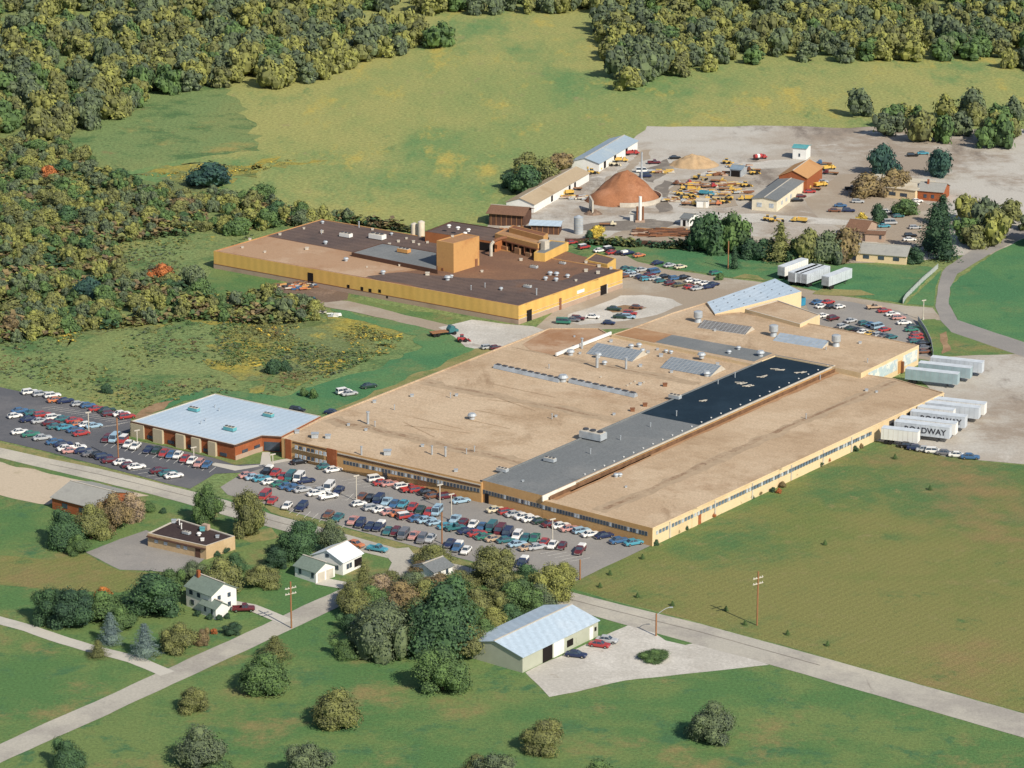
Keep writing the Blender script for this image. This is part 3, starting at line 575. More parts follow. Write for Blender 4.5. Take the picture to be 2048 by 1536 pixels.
def windows(a, c, h, t0, t1, n, wd, z0, z1, parent, mat=GLASS, frame=True, lintel=None, alt=None):
    p, q = G(*a, h), G(*c, h); d = (q - p); L = d.length; d.normalize(); nn = Vector((d.y, -d.x, 0)); ang = math.atan2(d.y, d.x)
    me = {}
    for key, mt in (('a', mat), ('b', alt or mat)):
        m = MB(); m.box((0, 0, 0), (wd, .20, z1 - z0), mt)
        if frame:
            m.box((0, 0, -(z1 - z0) / 2 - .07), (wd + .2, .24, .14), TRIM) 
        me[key] = m.mesh('window')
    for i in range(n):
        ctr = p + d * L * (t0 + (t1 - t0) * (i + .5) / n)
        link('window', me['b' if R.random() < .22 else 'a'], parent, (ctr.x + nn.x * .02, ctr.y + nn.y * .02, (z0 + z1) / 2), ang)
# roof furniture (parts of their building)
def rv(parent, x, y, h, kind, s=1.0, mat=None):
    s *= {'box': .72, 'fan': .85, 'stack': .85, 'unit': .9}.get(kind, 1)
    p = G(x, y, h); m = MB(); T = mat or METAL
    if kind == 'box':
        m.box((0, 0, .35 * s), (1.1 * s, 1.0 * s, .7 * s), T); m.box((0, 0, .75 * s), (1.3 * s, 1.2 * s, .10), T); nm = 'roof_vent'
    elif kind == 'fan':
        m.cyl((0, 0, 0), (0, 0, .6 * s), .45 * s, .45 * s, T, 12); m.cyl((0, 0, .6 * s), (0, 0, .95 * s), .75 * s, .5 * s, T, 12); nm = 'roof_fan'
    elif kind == 'stack':
        m.cyl((0, 0, 0), (0, 0, 2.6 * s), .28 * s, .28 * s, T, 10); m.cyl((0, 0, 2.6 * s), (0, 0, 2.8 * s), .42 * s, .42 * s, T, 10); nm = 'exhaust_stack'
    elif kind == 'drum':
        m.cyl((0, 0, 0), (0, 0, 1.1), 1.0, .75, T, 14); m.cyl((0, 0, 1.1), (0, 0, 1.35), .75, 1.2, T, 16); m.cyl((0, 0, 1.35), (0, 0, 2.9), 1.2, 1.2, T, 16)
        m.cyl((0, 0, 2.9), (0, 0, 3.1), 1.2, .8, T, 16); nm = 'cyclone_ventilator'
    elif kind == 'unit':
        m.box((0, 0, .75 * s), (4.2 * s, 2.0 * s, 1.1 * s), T, -.6); m.box((0, 0, 1.35 * s), (3.9 * s, 1.7 * s, .12), TRIM, -.6)
        for q in (-1.4, 0, 1.4):
            m.cyl((q * s * math.cos(-.6), q * s * math.sin(-.6), 1.4 * s), (q * s * math.cos(-.6), q * s * math.sin(-.6), 1.62 * s), .5 * s, .5 * s, DKMET, 12)
        m.box((0, 0, .12 * s), (4.0 * s, 1.8 * s, .2 * s), DKMET, -.6); nm = 'air_unit'
    elif kind == 'pipe':
        m.cyl((0, 0, 0), (0, 0, 1.2 * s), .12, .12, T, 8); m.cyl((0, 0, 1.2 * s), (0, 0, 1.35 * s), .2, .2, T, 8); nm = 'vent_pipe'
    return m.build(nm, parent, loc=p)
# ===== main factory
FC = thing('factory_building', 'huge tan roofed factory with a long black roof strip and cream side wall', 'factory', (G(1100, 900).x, G(1100, 900).y, 0))
FC.location = (0, 0, 0)
hL, hS, hR, hF = 4.9, 5.3, 4.25, 5.4
SL = [(563, 876), (642, 835), (1008, 691), (1098, 656), (1198, 656), (1223, 671), (1505, 729), (963, 965)]
block(FC, SL, hL, BUFF, TANR, .25, coping=TANR)
block(FC, [(1223, 669), (1262, 656), (1345, 625), (1413, 604), (1432, 629), (1480, 624), (1640, 650), (1838, 690), (1722, 746), (1668, 734), (1550, 711), (1505, 728)], hF, CREAM, TANR, .2, coping=TANR)
block(FC, [(963, 960), (1550, 709), (1670, 731), (1085, 991)], hS, BUFF, GREYR, .25, coping=GREYR)
roofpatch(FC, [(1278, 826), (1549, 711), (1666, 732), (1398, 850)], hS - .25 + .03, NAVYR)
block(FC, [(1085, 1000), (1305, 1056), (1888, 785), (1790, 757), (1722, 747), (1668, 737)], hR, CREAM, TANR, .2, coping=TANR)
# front wall of the right section in its buff colour
def skin(a, c, h, z0, z1, mat, name, out=.03): return onwall(a, c, h, 0, 1, z0, z1, mat, FC, name, out)
skin((1085, 1000), (1305, 1056), hR, .05, hR - .05, BUFF, 'front_facing')
roofpatch(FC, [(1232, 669), (1268, 656), (1546, 706), (1508, 723)], hF + .02 - .2, GREYR)
roofpatch(FC, [(1230, 669), (1267, 655), (1345, 669), (1308, 685)], hF + .05 - .2, RUSTR)
roofpatch(FC, [(1045, 688), (1098, 658), (1198, 658), (1220, 670), (1112, 711), (1060, 700)], hL + .03 - .25, PINKR)
for a, c, wd in (((660, 838), (1045, 926), 4.5), ((850, 763), (1240, 842), 4), ((1115, 713), (1400, 768), 3.5)): seam(FC, a, c, hL - .235, wd, flat('faint_seam', (.40, .305, .21), .95, var=.12))
for a, c, wd in (((1205, 1022), (1790, 762), 3.6), ): seam(FC, a, c, hR - .185, wd, MATS['faint_seam'])
for a, c, wd in (((660, 838), (845, 880), 1.7), ((845, 880), (1045, 926), 1.4), ((850, 763), (1040, 800), 1.1), ((1040, 800), (1240, 842), 1.1), ((1022, 694), (1115, 713), .5), ((1115, 713), (1400, 768), .6)): seam(FC, a, c, hL - .22, wd)
for a, c, wd in (((1205, 1022), (1380, 940), 1.3), ((1380, 940), (1560, 860), 1.5), ((1560, 860), (1790, 762), 1.0)): seam(FC, a, c, hR - .17, wd)
for a, c, wd in (((1110, 998), (1400, 865), 1.5), ((1400, 865), (1680, 742), 1.6), ((1140, 982), (1300, 910), .9)): seam(FC, a, c, hR - .15, wd, RUSTR)
for k in range(9):   # faint mopping laps on the tan felt
    x0 = R.uniform(720, 1000); y0 = 700 + (1060 - x0) * .42 + R.uniform(20, 90); seam(FC, (x0, y0), (x0 + R.uniform(60, 150), y0 + R.uniform(14, 34)), hL - .225, .35, flat('lap_stain', (.36, .255, .165), .95))
# white parapets
def parapet(a, c, h, z0, z1, wd, mat, name='parapet'):
    p, q = G(*a, h), G(*c, h); d = q - p; L = d.length; m = MB(); ctr = (p + q) / 2
    m.box((ctr.x, ctr.y, (z0 + z1) / 2), (L, wd, z1 - z0), mat, math.atan2(d.y, d.x)); return m.build(name, FC)
parapet((1085, 993), (1151, 964), hS, hR - .1, hS + .1, .3, flat('white_parapet', (.80, .76, .66), .7))
parapet((1151, 964), (1670, 731), hS, hS - .3, hS + .12, .2, TRIM)
parapet((1100, 990), (1671, 735), hS, hR - .1, hS - .25, .1, flat('stain_and_shade_upstand', (.15, .085, .05), .9, var=.3), 'stain_and_shade_upstand')  # brown stain on the step, its thin shadow put into the same colour
parapet((1112, 712), (1222, 669), hL, hL, hL + .8, .4, WHITE)
for i in range(26):
    t = (i + .5) / 26; x, y = 1160 + (1665 - 1160) * t, 962 + (735 - 962) * t; rv(FC, x, y, hR - .15, 'pipe', .9, WHITE)
# windows: front of right part, of strip, of left part; long side wall
BAND = flat('window_band', (.30, .26, .21), .8)
for a, c, h, t0, t1, z0, z1 in (((1085, 1000), (1305, 1056), hR, .0, .96, 2.1, 3.15), ((963, 960), (1085, 991), hS, .02, 1, 2.15, 3.2), ((678, 906), (963, 965), hL, .03, .99, 2.4, 3.4)): onwall(a, c, h, t0, t1, z0, z1, BAND, FC, 'window_band', .06)
windows((1085, 1000), (1305, 1056), hR, .0, .96, 36, .52, 2.2, 3.05, FC, GLASS, False, alt=PALEGLASS)
windows((963, 960), (1085, 991), hS, .02, 1, 20, .52, 2.25, 3.1, FC, GLASS, False, alt=PALEGLASS)
windows((678, 906), (963, 965), hL, .03, .99, 42, .52, 2.5, 3.3, FC, GLASS, False, alt=PALEGLASS)
windows((585, 882), (655, 898), hL, .05, .98, 8, .8, 3.2, 4.0, FC, PALEGLASS, True, alt=GLASS)
windows((585, 882), (655, 898), hL, .05, .98, 8, .8, 1.1, 1.9, FC, PALEGLASS, True, alt=GLASS)
windows((1305, 1056), (1750, 851), hR, .012, .985, 74, .8, 2.35, 3.15, FC, flat('bluish_pane', (.13, .18, .24), .3, var=.4), False, alt=PALEGLASS)
for a, c, h, t0, t1, z0, z1, m_, nm in (((563, 876), (963, 965), hL, .02, .05, 0, hL + .05, BRICK, 'brick_pier'), ((563, 876), (963, 965), hL, .235, .285, 0, hL + .05, BRICK, 'brick_pier'),
                                       ((563, 876), (963, 965), hL, .29, .995, hL - .75, hL - .5, TRIM, 'cornice'), ((563, 876), (963, 965), hL, .29, .995, hL - 1.15, hL - .9, DWOOD, 'cornice_painted_shadow'),  # second strip: shadow line below the cornice, painted as a dark band
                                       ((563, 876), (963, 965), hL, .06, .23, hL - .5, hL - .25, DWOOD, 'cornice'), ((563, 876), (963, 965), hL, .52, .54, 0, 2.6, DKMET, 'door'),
                                       ((963, 960), (1085, 991), hS, .06, .12, 0, 2.4, DARK, 'door'), ((963, 960), (1085, 991), hS, -.02, .015, 0, hS, DKMET, 'downpipe'),
                                       ((1305, 1056), (1888, 785), hR, .14, .148, 0, 2.3, BRICK, 'door'), ((1305, 1056), (1888, 785), hR, .12, .135, 0, hR, CREAM, 'pilaster'),
                                       ((1305, 1056), (1888, 785), hR, .40, .41, 0, hR, CREAM, 'pilaster'), ((1305, 1056), (1888, 785), hR, .77, .81, 0, 2.4, WHITE, 'dock_door'), ((1305, 1056), (1888, 785), hR, 0, 1, hR - .3, hR - .05, CREAM, 'cornice')):
    onwall(a, c, h, t0, t1, z0, z1, m_, FC, nm, .12)
for t in (.05, .19, .31, .44, .55, .65): onwall((1305, 1056), (1888, 785), hR, t, t + .003, .2, hR - .3, TRIM, FC, 'downpipe', .2)
for t in (.79, .825, .855, .885, .915, .945): onwall((1305, 1056), (1888, 785), hR, t, t + .018, .9, 3.4, DKMET, FC, 'dock_door', .15)
onwall((1305, 1056), (1888, 785), hR, .965, .995, .1, hR - .7, DARK, FC, 'open_bay', .08)
onwall((1722, 746), (1838, 690), hF, .12, .62, 1.5, hF - .9, layered('faded_blue_mural', [(.42, .52, .56), ((.70, .70, .62), .5, .45, .6), ((.10, .16, .22), .8, .62, .7), ((.25, .45, .45), .6, .6, .72)], grain=.1), FC, 'painted_panel', .1)
onwall((1722, 746), (1838, 690), hF, .72, .97, 1.5, hF - .9, MATS['faded_blue_mural'], FC, 'painted_panel', .1)
onwall((1722, 746), (1838, 690), hF, .64, .69, 0.3, 3.6, ORW, FC, 'dock_door', .15)
onwall((1722, 746), (1838, 690), hF, .68, .70, 0.3, 3.3, RUST, FC, 'dock_bumper', .8)
# long fan monitors with dark louvres
def monitor(parent, a, c, h, wd, ht, mat, louv, nm='roof_monitor'):
    p, q = G(*a, h), G(*c, h); d = q - p; L = d.length; ang = math.atan2(d.y, d.x); ctr = (p + q) / 2; m = MB()
    hw = wd / 2
    vs = [(-L / 2, -hw, 0), (L / 2, -hw, 0), (L / 2, hw, 0), (-L / 2, hw, 0), (-L / 2, -hw * .55, ht), (L / 2, -hw * .55, ht), (L / 2, hw * .55, ht), (-L / 2, hw * .55, ht)]
    m.add(vs, [(0, 1, 5, 4), (1, 2, 6, 5), (2, 3, 7, 6), (3, 0, 4, 7), (4, 5, 6, 7)], mat)
    o = m.build(nm, parent, loc=(ctr.x, ctr.y, h), rz=ang)
    k = MB()
    for i in range(louv): k.box((-L / 2 + (i + .5) * L / louv, hw * .15, ht + .10), (L / louv * .62, wd * .55, .22), DKMET)
    k.build('louvre', o); return o
monitor(FC, (990, 735), (1120, 764), hL - .2, 1.6, .9, METAL, 10); monitor(FC, (1140, 764), (1272, 794), hL - .2, 1.6, .9, METAL, 9)
def gridmat(name, col):
    if name in MATS: return MATS[name]
    m, t, b_ = base_mat(name, .5); br = t.nodes.new('ShaderNodeTexBrick'); tc = t.nodes.new('ShaderNodeTexCoord')
    t.links.new(tc.outputs['Object'], br.inputs[0]); br.offset = 0; br.inputs['Scale'].default_value = 1.0; br.inputs['Brick Width'].default_value = 1.1; br.inputs['Row Height'].default_value = .7
    br.inputs['Mortar Size'].default_value = .07; br.inputs['Color1'].default_value = tuple(col) + (1,); br.inputs['Color2'].default_value = tuple(c * .8 for c in col) + (1,); br.inputs['Mortar'].default_value = (.36, .38, .38, 1)
    t.links.new(br.outputs[0], b_.inputs['Base Color']); MATS[name] = m; return m
SKYL = gridmat('skylight_grid', (.20, .24, .29)); SKYB = gridmat('skylight_grid_dark', (.16, .15, .15)); SKYC = gridmat('skylight_grid_blue', (.32, .40, .50))
def skylight(a, c, h, wd, ht, mat):
    p, q = G(*a, h), G(*c, h); d = q - p; L = d.length; ang = math.atan2(d.y, d.x); ctr = (p + q) / 2; m = MB()
    m.add([(-L / 2, -wd / 2, 0), (L / 2, -wd / 2, 0), (L / 2, wd / 2, 0), (-L / 2, wd / 2, 0), (-L / 2, wd * .2, ht), (L / 2, wd * .2, ht)], [(0, 1, 5, 4), (2, 3, 4, 5)], mat)
    m.add([(-L / 2, -wd / 2, 0), (-L / 2, wd / 2, 0), (-L / 2, wd * .2, ht), (L / 2, -wd / 2, 0), (L / 2, wd / 2, 0), (L / 2, wd * .2, ht)], [(0, 2, 1), (3, 4, 5)], TRIM)
    return m.build('skylight_monitor', FC, loc=(ctr.x, ctr.y, h), rz=ang)
skylight((1188, 700), (1280, 716), hL - .2, 8, 1.6, SKYL); skylight((1336, 728), (1436, 746), hL - .2, 8, 1.6, SKYL)
skylight((1404, 650), (1500, 664), hF - .2, 6, 1.2, SKYB); skylight((1556, 676), (1654, 692), hF - .2, 6, 1.2, SKYC)
for x, y, h, k, s_ in ((1396, 644, hF, 'drum', 1), (1547, 672, hF, 'drum', 1), (1672, 692, hF, 'drum', 1), (1164, 697, hL, 'stack', 1.2), (1194, 735, hL, 'stack', 1.6), (1196, 715, hL, 'fan', 1.6), (1252, 738, hL, 'stack', 1.3), (1209, 729, hL, 'fan', 1.2),
                       (1141, 710, hL, 'fan', 1.8), (1126, 763, hL, 'fan', 2.2), (736, 848, hL, 'stack', 1.3), (944, 838, hL, 'fan', 1.8), (723, 910, hL, 'stack', .9), (864, 909, hL, 'stack', .9), (891, 913, hL, 'stack', 1.0),
                       (750, 853, hL, 'pipe', 1), (949, 903, hL, 'pipe', 1), (630, 875, hL, 'box', 2.0), (656, 876, hL, 'box', 1.5), (594, 866, hL, 'box', 1.3), (749, 805, hL, 'box', 1), (789, 820, hL, 'pipe', 1), (824, 793, hL, 'box', 1), (913, 792, hL, 'box', .9), (901, 796, hL, 'pipe', 1),
                       (697, 851, hL, 'box', .8), (732, 861, hL, 'box', .8), (775, 909, hL, 'box', 2), (845, 893, hL, 'box', .9), (933, 908, hL, 'pipe', 1), (912, 943, hL, 'box', 1), (1104, 838, hL, 'pipe', 1), (1112, 834, hL, 'box', .8), (1228, 830, hL, 'box', .8),
                       (1280, 770, hL, 'box', 1), (1262, 696, hL, 'fan', 1.3), (1278, 694, hL, 'fan', 1.3), (1285, 704, hL, 'fan', 1.1), (1296, 706, hL, 'box', 1), (1315, 700, hL, 'box', .8), (1332, 705, hL, 'fan', 1), (1342, 707, hL, 'fan', 1), (1322, 713, hL, 'box', 1.2), (1403, 716, hF, 'fan', 1.8),
                       (1281, 733, hL, 'box', 1), (1343, 745, hL, 'box', .9), (1435, 730, hL, 'box', 1), (1413, 752, hL, 'fan', 1.6), (1222, 684, hL, 'box', 1), (1160, 708, hL, 'box', .8), (1149, 674, hL, 'box', .6), (1098, 737, hL, 'pipe', .8), (1330, 772, hL, 'box', .9),
                       (1477, 699, hF, 'fan', 1.1), (1458, 707, hF, 'fan', 1.1), (1521, 712, hF, 'fan', 1.8), (1430, 662, hF, 'box', .8), (1720, 687, hF, 'box', .9), (1735, 725, hF, 'pipe', .8), (1652, 700, hF, 'pipe', .6),
                       (1186, 878, hS, 'unit', 1.6), (1350, 797, hS, 'unit', .8), (1100, 923, hS, 'unit', .75), (1005, 943, hS, 'unit', .7), (1046, 963, hS, 'box', .6), (1181, 908, hS, 'pipe', 1), (1241, 880, hS, 'pipe', .8), (1301, 854, hS, 'pipe', .8), (1353, 832, hS, 'pipe', 1), (1436, 768, hS, 'pipe', .8), (1470, 755, hS, 'pipe', 1),
                       (1232, 954, hR, 'fan', 1.1), (1240, 953, hR, 'fan', 1.0), (1252, 975, hR, 'box', .6), (1640, 760, hR, 'pipe', 1), (1733, 782, hR, 'box', .9), (1753, 785, hR, 'box', .7), (1612, 838, hR, 'pipe', 1)):
    rv(FC, x, y, h - .2, k, s_)
for x, y in ((1265, 822), (1290, 812), (1330, 772)): rv(FC, x, y, hL - .2, 'box', 1.3, RUST)
for x, y in ((1202, 755), (1262, 768), (1270, 764), (1255, 772), (1280, 768), (1288, 766)): rv(FC, x, y, hL - .2, 'box', .5, TRIM)
for x, y, a in ((1480, 765, .2), (1495, 770, .6), (1602, 744, .3), (1555, 738, .1), (1527, 752, .5), (1410, 800, .7)):
    p = G(x, y, hS); m = MB()
    for q in range(4): m.box((R.uniform(-1, 1), R.uniform(-.6, .6), .1), (R.uniform(1, 2.6), .25, .12), TRIM, a + R.uniform(-.5, .5))
    m.build('plank_heap', FC, loc=(p.x, p.y, hS - .2))
# farther low wings of the factory with the pale blue roof
block(FC, [(1490, 618), (1555, 600), (1640, 629), (1600, 648)], 6.2, CREAM, TANR, .2, coping=TRIM)
m = MB(); a_, b_, c_, d_ = G(1414, 604, 5.9), G(1430, 628, 5.6), G(1603, 583, 7.0), G(1550, 557, 7.4)
m.add([a_, b_, c_, d_], [(0, 1, 2, 3)], BLUER); m.add([(v.x, v.y, v.z - .3) for v in (a_, b_, c_, d_)], [(3, 2, 1, 0)], BLUER)
for i in range(4):
    u, v = (a_, b_, c_, d_)[i], (a_, b_, c_, d_)[(i + 1) % 4]; m.add([(u.x, u.y, 0), (v.x, v.y, 0), v, u], [(0, 1, 2, 3)], CREAM)
m.build('sloped_roof_wing', FC)
for i in range(3):
    for j in range(7):
        u = a_.lerp(d_, (j + .5) / 7); v = b_.lerp(c_, (j + .5) / 7); p = u.lerp(v, (i + .5) / 3); m = MB(); m.box((0, 0, .08), (.32, .22, .14), DKMET); m.build('roof_clip', FC, loc=p)
q = G(1588, 613); m = MB(); m.box((0, 0, 1.2), (6.5, 2.4, 2.2), flat('blue_container_paint', (.03, .22, .36), .5), .62); m.box((0, 0, 2.35), (6.3, 2.2, .1), DKMET, .62)
m.build('skip_container', loc=(q.x, q.y, .05), label='bright blue steel container beside the blue sloped roof wing', category='container')
# front canopy + steps
p = G(1883, 812); m = MB(); m.box((p.x, p.y, 1.9), (.4, .4, 3.8), CREAM); m.build('canopy_post', FC)
p = G(770, 958); m = MB(); m.box((p.x, p.y, 1.5), (1.6, 1.8, 3.0), CREAM, -.62); m.build('entrance_vestibule', FC)
# ===== office with pale blue roof
OF = thing('office_building', 'low office with pale blue roof, beige panels and brick recesses', 'office')
hO = 3.9
pts, ro = block(OF, [(262, 842), (430, 787), (642, 832), (563, 873), (524, 871), (470, 890)], hO, BRICK, BLUER, .12, coping=TRIM)
onwall((262, 842), (470, 890), hO, 0, 1, hO - .35, hO - .02, DWOOD, OF, 'fascia', .25); onwall((470, 890), (524, 871), hO, 0, 1, hO - .35, hO - .02, DWOOD, OF, 'fascia', .25); onwall((524, 871), (563, 873), hO, 0, 1, hO - .35, hO - .02, DWOOD, OF, 'fascia', .25)
for t0, t1 in ((0, .13), (.23, .32), (.45, .53), (.60, .68), (.76, .83), (.0, .01)): onwall((262, 842), (470, 890), hO, t0, t1, 0, hO - .36, BEIGE, OF, 'wall_panel', .7 if t0 else .4)
for t0 in (.16, .36, .55, .70, .86): onwall((262, 842), (470, 890), hO, t0, t0 + .06, .5, 1.3, GLASS, OF, 'window', .12)
onwall((470, 890), (524, 871), hO, 0, 1, 0, 1.2, BASEW, OF, 'base_course', .12)
for t0 in (.25, .7): onwall((470, 890), (524, 871), hO, t0, t0 + .2, 1.3, 2.0, GLASS, OF, 'window', .15)
onwall((524, 871), (563, 873), hO, .1, .9, .2, 2.4, GLASS, OF, 'window', .1)
for x, y, s_ in ((388, 822, .75), (460, 861, .8), (537, 833, .7)): rv(OF, x, y, hO - .1, 'unit', s_, TEALM)
for x, y in ((430, 815), (438, 822), (402, 848), (411, 842)): rv(OF, x, y, hO - .1, 'pipe', .5)
# ===== upper yellow building
UP = thing('foundry_building', 'long yellow sided building with stained brown roof and square tower', 'factory')
hU = 5.3
block(UP, [(427, 502), (643, 438), (1245, 540), (1037, 612)], hU, YEL, BRNR, .2, base=(BASEW, 1.35), coping=ORW)
zr = hU - .2
roofpatch(UP, [(429, 501), (530, 472), (690, 502), (870, 535), (730, 555), (600, 532)], zr + .02, PINKR)
roofpatch(UP, [(532, 471), (643, 439), (895, 481), (880, 510), (800, 522), (700, 503)], zr + .03, DKR)
roofpatch(UP, [(730, 553), (800, 545), (1000, 560), (1200, 535), (1243, 541), (1037, 611), (900, 588)], zr + .025, DKR, jit=2)
roofpatch(UP, [(1060, 520), (1130, 502), (1215, 525), (1130, 560), (1000, 560)], zr + .035, BRNR, jit=2)
hp = [(703, 505), (765, 486), (875, 505), (875, 540)]
block(UP, hp, 6.3, DWOOD, GREYR, .1, z0=hU - .3, wname='upstand', rname='raised_roof')
block(UP, [(850, 463), (903, 442), (1045, 464), (990, 484)], 8.2, flat('red_orange_siding', (.36, .13, .045), .7), DKR, .2, z0=hU - .3, wname='penthouse_wall', rname='penthouse_roof', coping=DWOOD)
onwall((850, 463), (990, 484), 8.2, .76, .99, zr, 7.6, DARK, UP, 'open_bay', .15)
block(UP, [(873, 481), (907, 487), (958.5, 472), (925, 466)], 13.8, ORW, RUSTR, .2, z0=hU - .3, wname='tower_wall', rname='tower_roof')
block(UP, [(1068, 505), (1100, 480), (1137, 484), (1090, 507)], 7.6, YEL, GREYR, .2, z0=hU - .3, wname='rear_wing_wall', rname='rear_wing_roof')
block(UP, [(1170, 520), (1190, 506), (1232, 517), (1215, 529)], 5.6, YEL, DKR, .2, z0=0, wname='rear_wing_wall', rname='rear_wing_roof')
# elevated conveyor gallery and curved duct
def bar(parent, a, c, r, mat, name, n=8): m = MB(); m.cyl(a, c, r, r, mat, n); return m.build(name, parent)
ang = -.6
block(UP, [(992, 466), (1012, 456), (1098, 474), (1078, 488)], 9.4, DARK, RUSTR, .15, z0=hU - .3, wname='dark_open_hall', rname='gallery_roof', coping=ORW)
onwall((992, 466), (1078, 488), 9.4, 0, 1, 8.1, 9.35, ORW, UP, 'gallery_front', .5); onwall((992, 466), (1078, 488), 9.4, 0, 1, 7.7, 8.05, RUST, UP, 'gallery_pipe', .9)
block(UP, [(1018, 455), (1026, 450), (1096, 467), (1087, 473)], 10.8, ORW, RUST, .1, z0=9.1, wname='upper_gallery', rname='upper_gallery_roof')
for t in (.12, .28, .42, .56, .7, .84, .97): onwall((992, 466), (1078, 488), 9.4, t, t + .015, zr, 7.7, RUST, UP, 'gallery_post', .9)
for t, z in ((.2, 6.4), (.5, 6.9), (.75, 6.3)): onwall((992, 466), (1078, 488), 9.4, t, t + .12, zr, z, RUSTR, UP, 'machine_block', 1.2)
p = G(1088, 497, 7.5); m = MB(); m.box((p.x, p.y, 8.3), (2.2, 2.4, 3.4), TRIM, ang); m.build('machine_house', UP)
arc0 = G(982, 512, zr); prev = None; m = MB()
for i in range(11):
    a = math.pi * i / 20; pt = Vector((arc0.x + 4.6 * (1 - math.cos(a)), arc0.y + 1.5 * (1 - math.cos(a)), zr + 3.0 + 2.2 * math.sin(a)))
    if prev is not None: m.cyl(prev, pt, .5, .5, TRIM if i < 5 else RUST, 10, False)
    prev = pt
m.cyl((arc0.x, arc0.y, zr), (arc0.x, arc0.y, zr + 3.05), .5, .5, TRIM, 10); m.build('curved_duct', UP)
for x, y, k, s_ in ((560, 470, 'box', 1), (645, 447, 'fan', 1), (608, 458, 'box', .8), (644, 465, 'box', 1.1), (651, 488, 'fan', 1.2), (643, 468, 'pipe', 1), (718, 455, 'stack', .8), (745, 460, 'box', .9), (783, 470, 'fan', .9), (779, 490, 'box', 1), (797, 484, 'box', 1), (827, 485, 'box', 1),
                    (813, 478, 'box', .8), (838, 490, 'box', .8), (855, 486, 'box', .9), (733, 505, 'fan', 1.3), (614, 499, 'box', 1.2), (692, 522, 'fan', 1.3), (780, 522, 'box', 1), (800, 532, 'box', 1), (766, 548, 'fan', 1.3), (734, 535, 'box', .5), (870, 542, 'box', .8), (855, 550, 'box', 1.4), (895, 560, 'fan', 1.6), (903, 555, 'fan', 1),
                    (964, 544, 'box', .9), (1002, 580, 'fan', 1), (1042, 521, 'box', 1.1), (1055, 575, 'unit', .6), (1100, 550, 'fan', 1.3), (1113, 551, 'fan', 1.3), (1091, 560, 'fan', 1.2), (1112, 562, 'fan', 1.2), (1135, 555, 'fan', 1.2), (1152, 562, 'box', .8), (1172, 526, 'box', 1.0), (1198, 534, 'box', 1.1), (1172, 543, 'box', 1.2), (1196, 547, 'box', 1.2), (1222, 538, 'box', 1), (1073, 590, 'stack', .8), (1068, 536, 'unit', .6), (1125, 528, 'unit', .5), (500, 480, 'box', 1), (530, 505, 'box', .8), (485, 496, 'box', .8), (942, 580, 'pipe', 1), (970, 575, 'pipe', 1)):
    rv(UP, x, y, zr + .03, k, s_, TRIM if k == 'box' else None)
for x, y, s_ in ((692, 474, 1.0), (755, 478, 1.3)): rv(UP, x, y, zr + .03, 'unit', s_, WHITE)
rv(UP, 808, 505, 6.25, 'unit', 1.0, flat('orange_unit', (.55, .28, .09), .6))
for x, y in ((672, 450), (925, 452), (910, 457), (944, 461)): pass
for x, y in ((898, 455), (916, 459), (937, 463), (930, 470)): rv(UP, x, y, 9.4, 'fan', 1.1, WHITE)
rv(UP, 905, 474, 13.7, 'box', .9, TRIM)
onwall((873, 481), (907, 487), 13.8, .3, .4, hU, 6, RUST, UP, 'ladder', .1); onwall((907, 487), (958.5, 472), 13.8, .83, .92, zr, zr + 2.2, RUST, UP, 'door', .15)
for t0, t1, z0, z1, m_ in ((.324, .342, 0, 4.0, DARK), (.455, .463, 1.6, 2.5, DARK), (.50, .508, 1.5, 2.6, DARK), (.526, .535, 1.4, 2.5, DARK), (.558, .566, 1.9, 2.8, DARK), (.583, .589, .6, 1.3, DARK)):
    onwall((427, 502), (1037, 612), hU, t0, t1, z0, z1, m_, UP, 'wall_opening' if z0 else 'loading_door', .08)
onwall((427, 502), (1037, 612), hU, 0, 1, 1.35, 1.5, RUST, UP, 'flashing', .1)
for t0, t1, z0, z1, m_, nm in ((.075, .12, 0, 3.2, DARK, 'loading_door'), (.38, .40, 0, 3.4, RUST, 'loading_door'), (.78, .84, 0, 2.8, DARK, 'loading_door'), (.84, .85, 0, 2.8, TRIM, 'door_jamb'), (.55, .62, 2.9, 3.8, WHITE, 'sign_panel'), (0, 1, 1.35, 1.5, TRIM, 'flashing'), (.0, 1, 2.3, 2.36, TRIM, 'pipe_run')):
    onwall((1037, 612), (1245, 540), hU, t0, t1, z0, z1, m_, UP, nm, .15)
onwall((1170, 520), (1215, 529), 5.6, .1, .9, .5, 4.6, DARK, UP, 'open_bay', .1)
for x, y, hh in ((829, 502, 8.4), (843, 505, 9.5)):
    p = G(x, y); m = MB(); m.cyl((0, 0, 0), (0, 0, hh), 1.05, 1.05, flat('cream_tank_paint', (.70, .62, .48), .6), 18); m.cyl((0, 0, hh), (0, 0, hh + .4), 1.05, .3, TRIM, 18)
    m.build('storage_tank', loc=(p.x, p.y, 0), label='shorter cream storage tank, left of a pair behind the yellow building' if hh < 9 else 'taller cream storage tank, right of a pair behind the yellow building', category='tank', group='cream storage tanks')
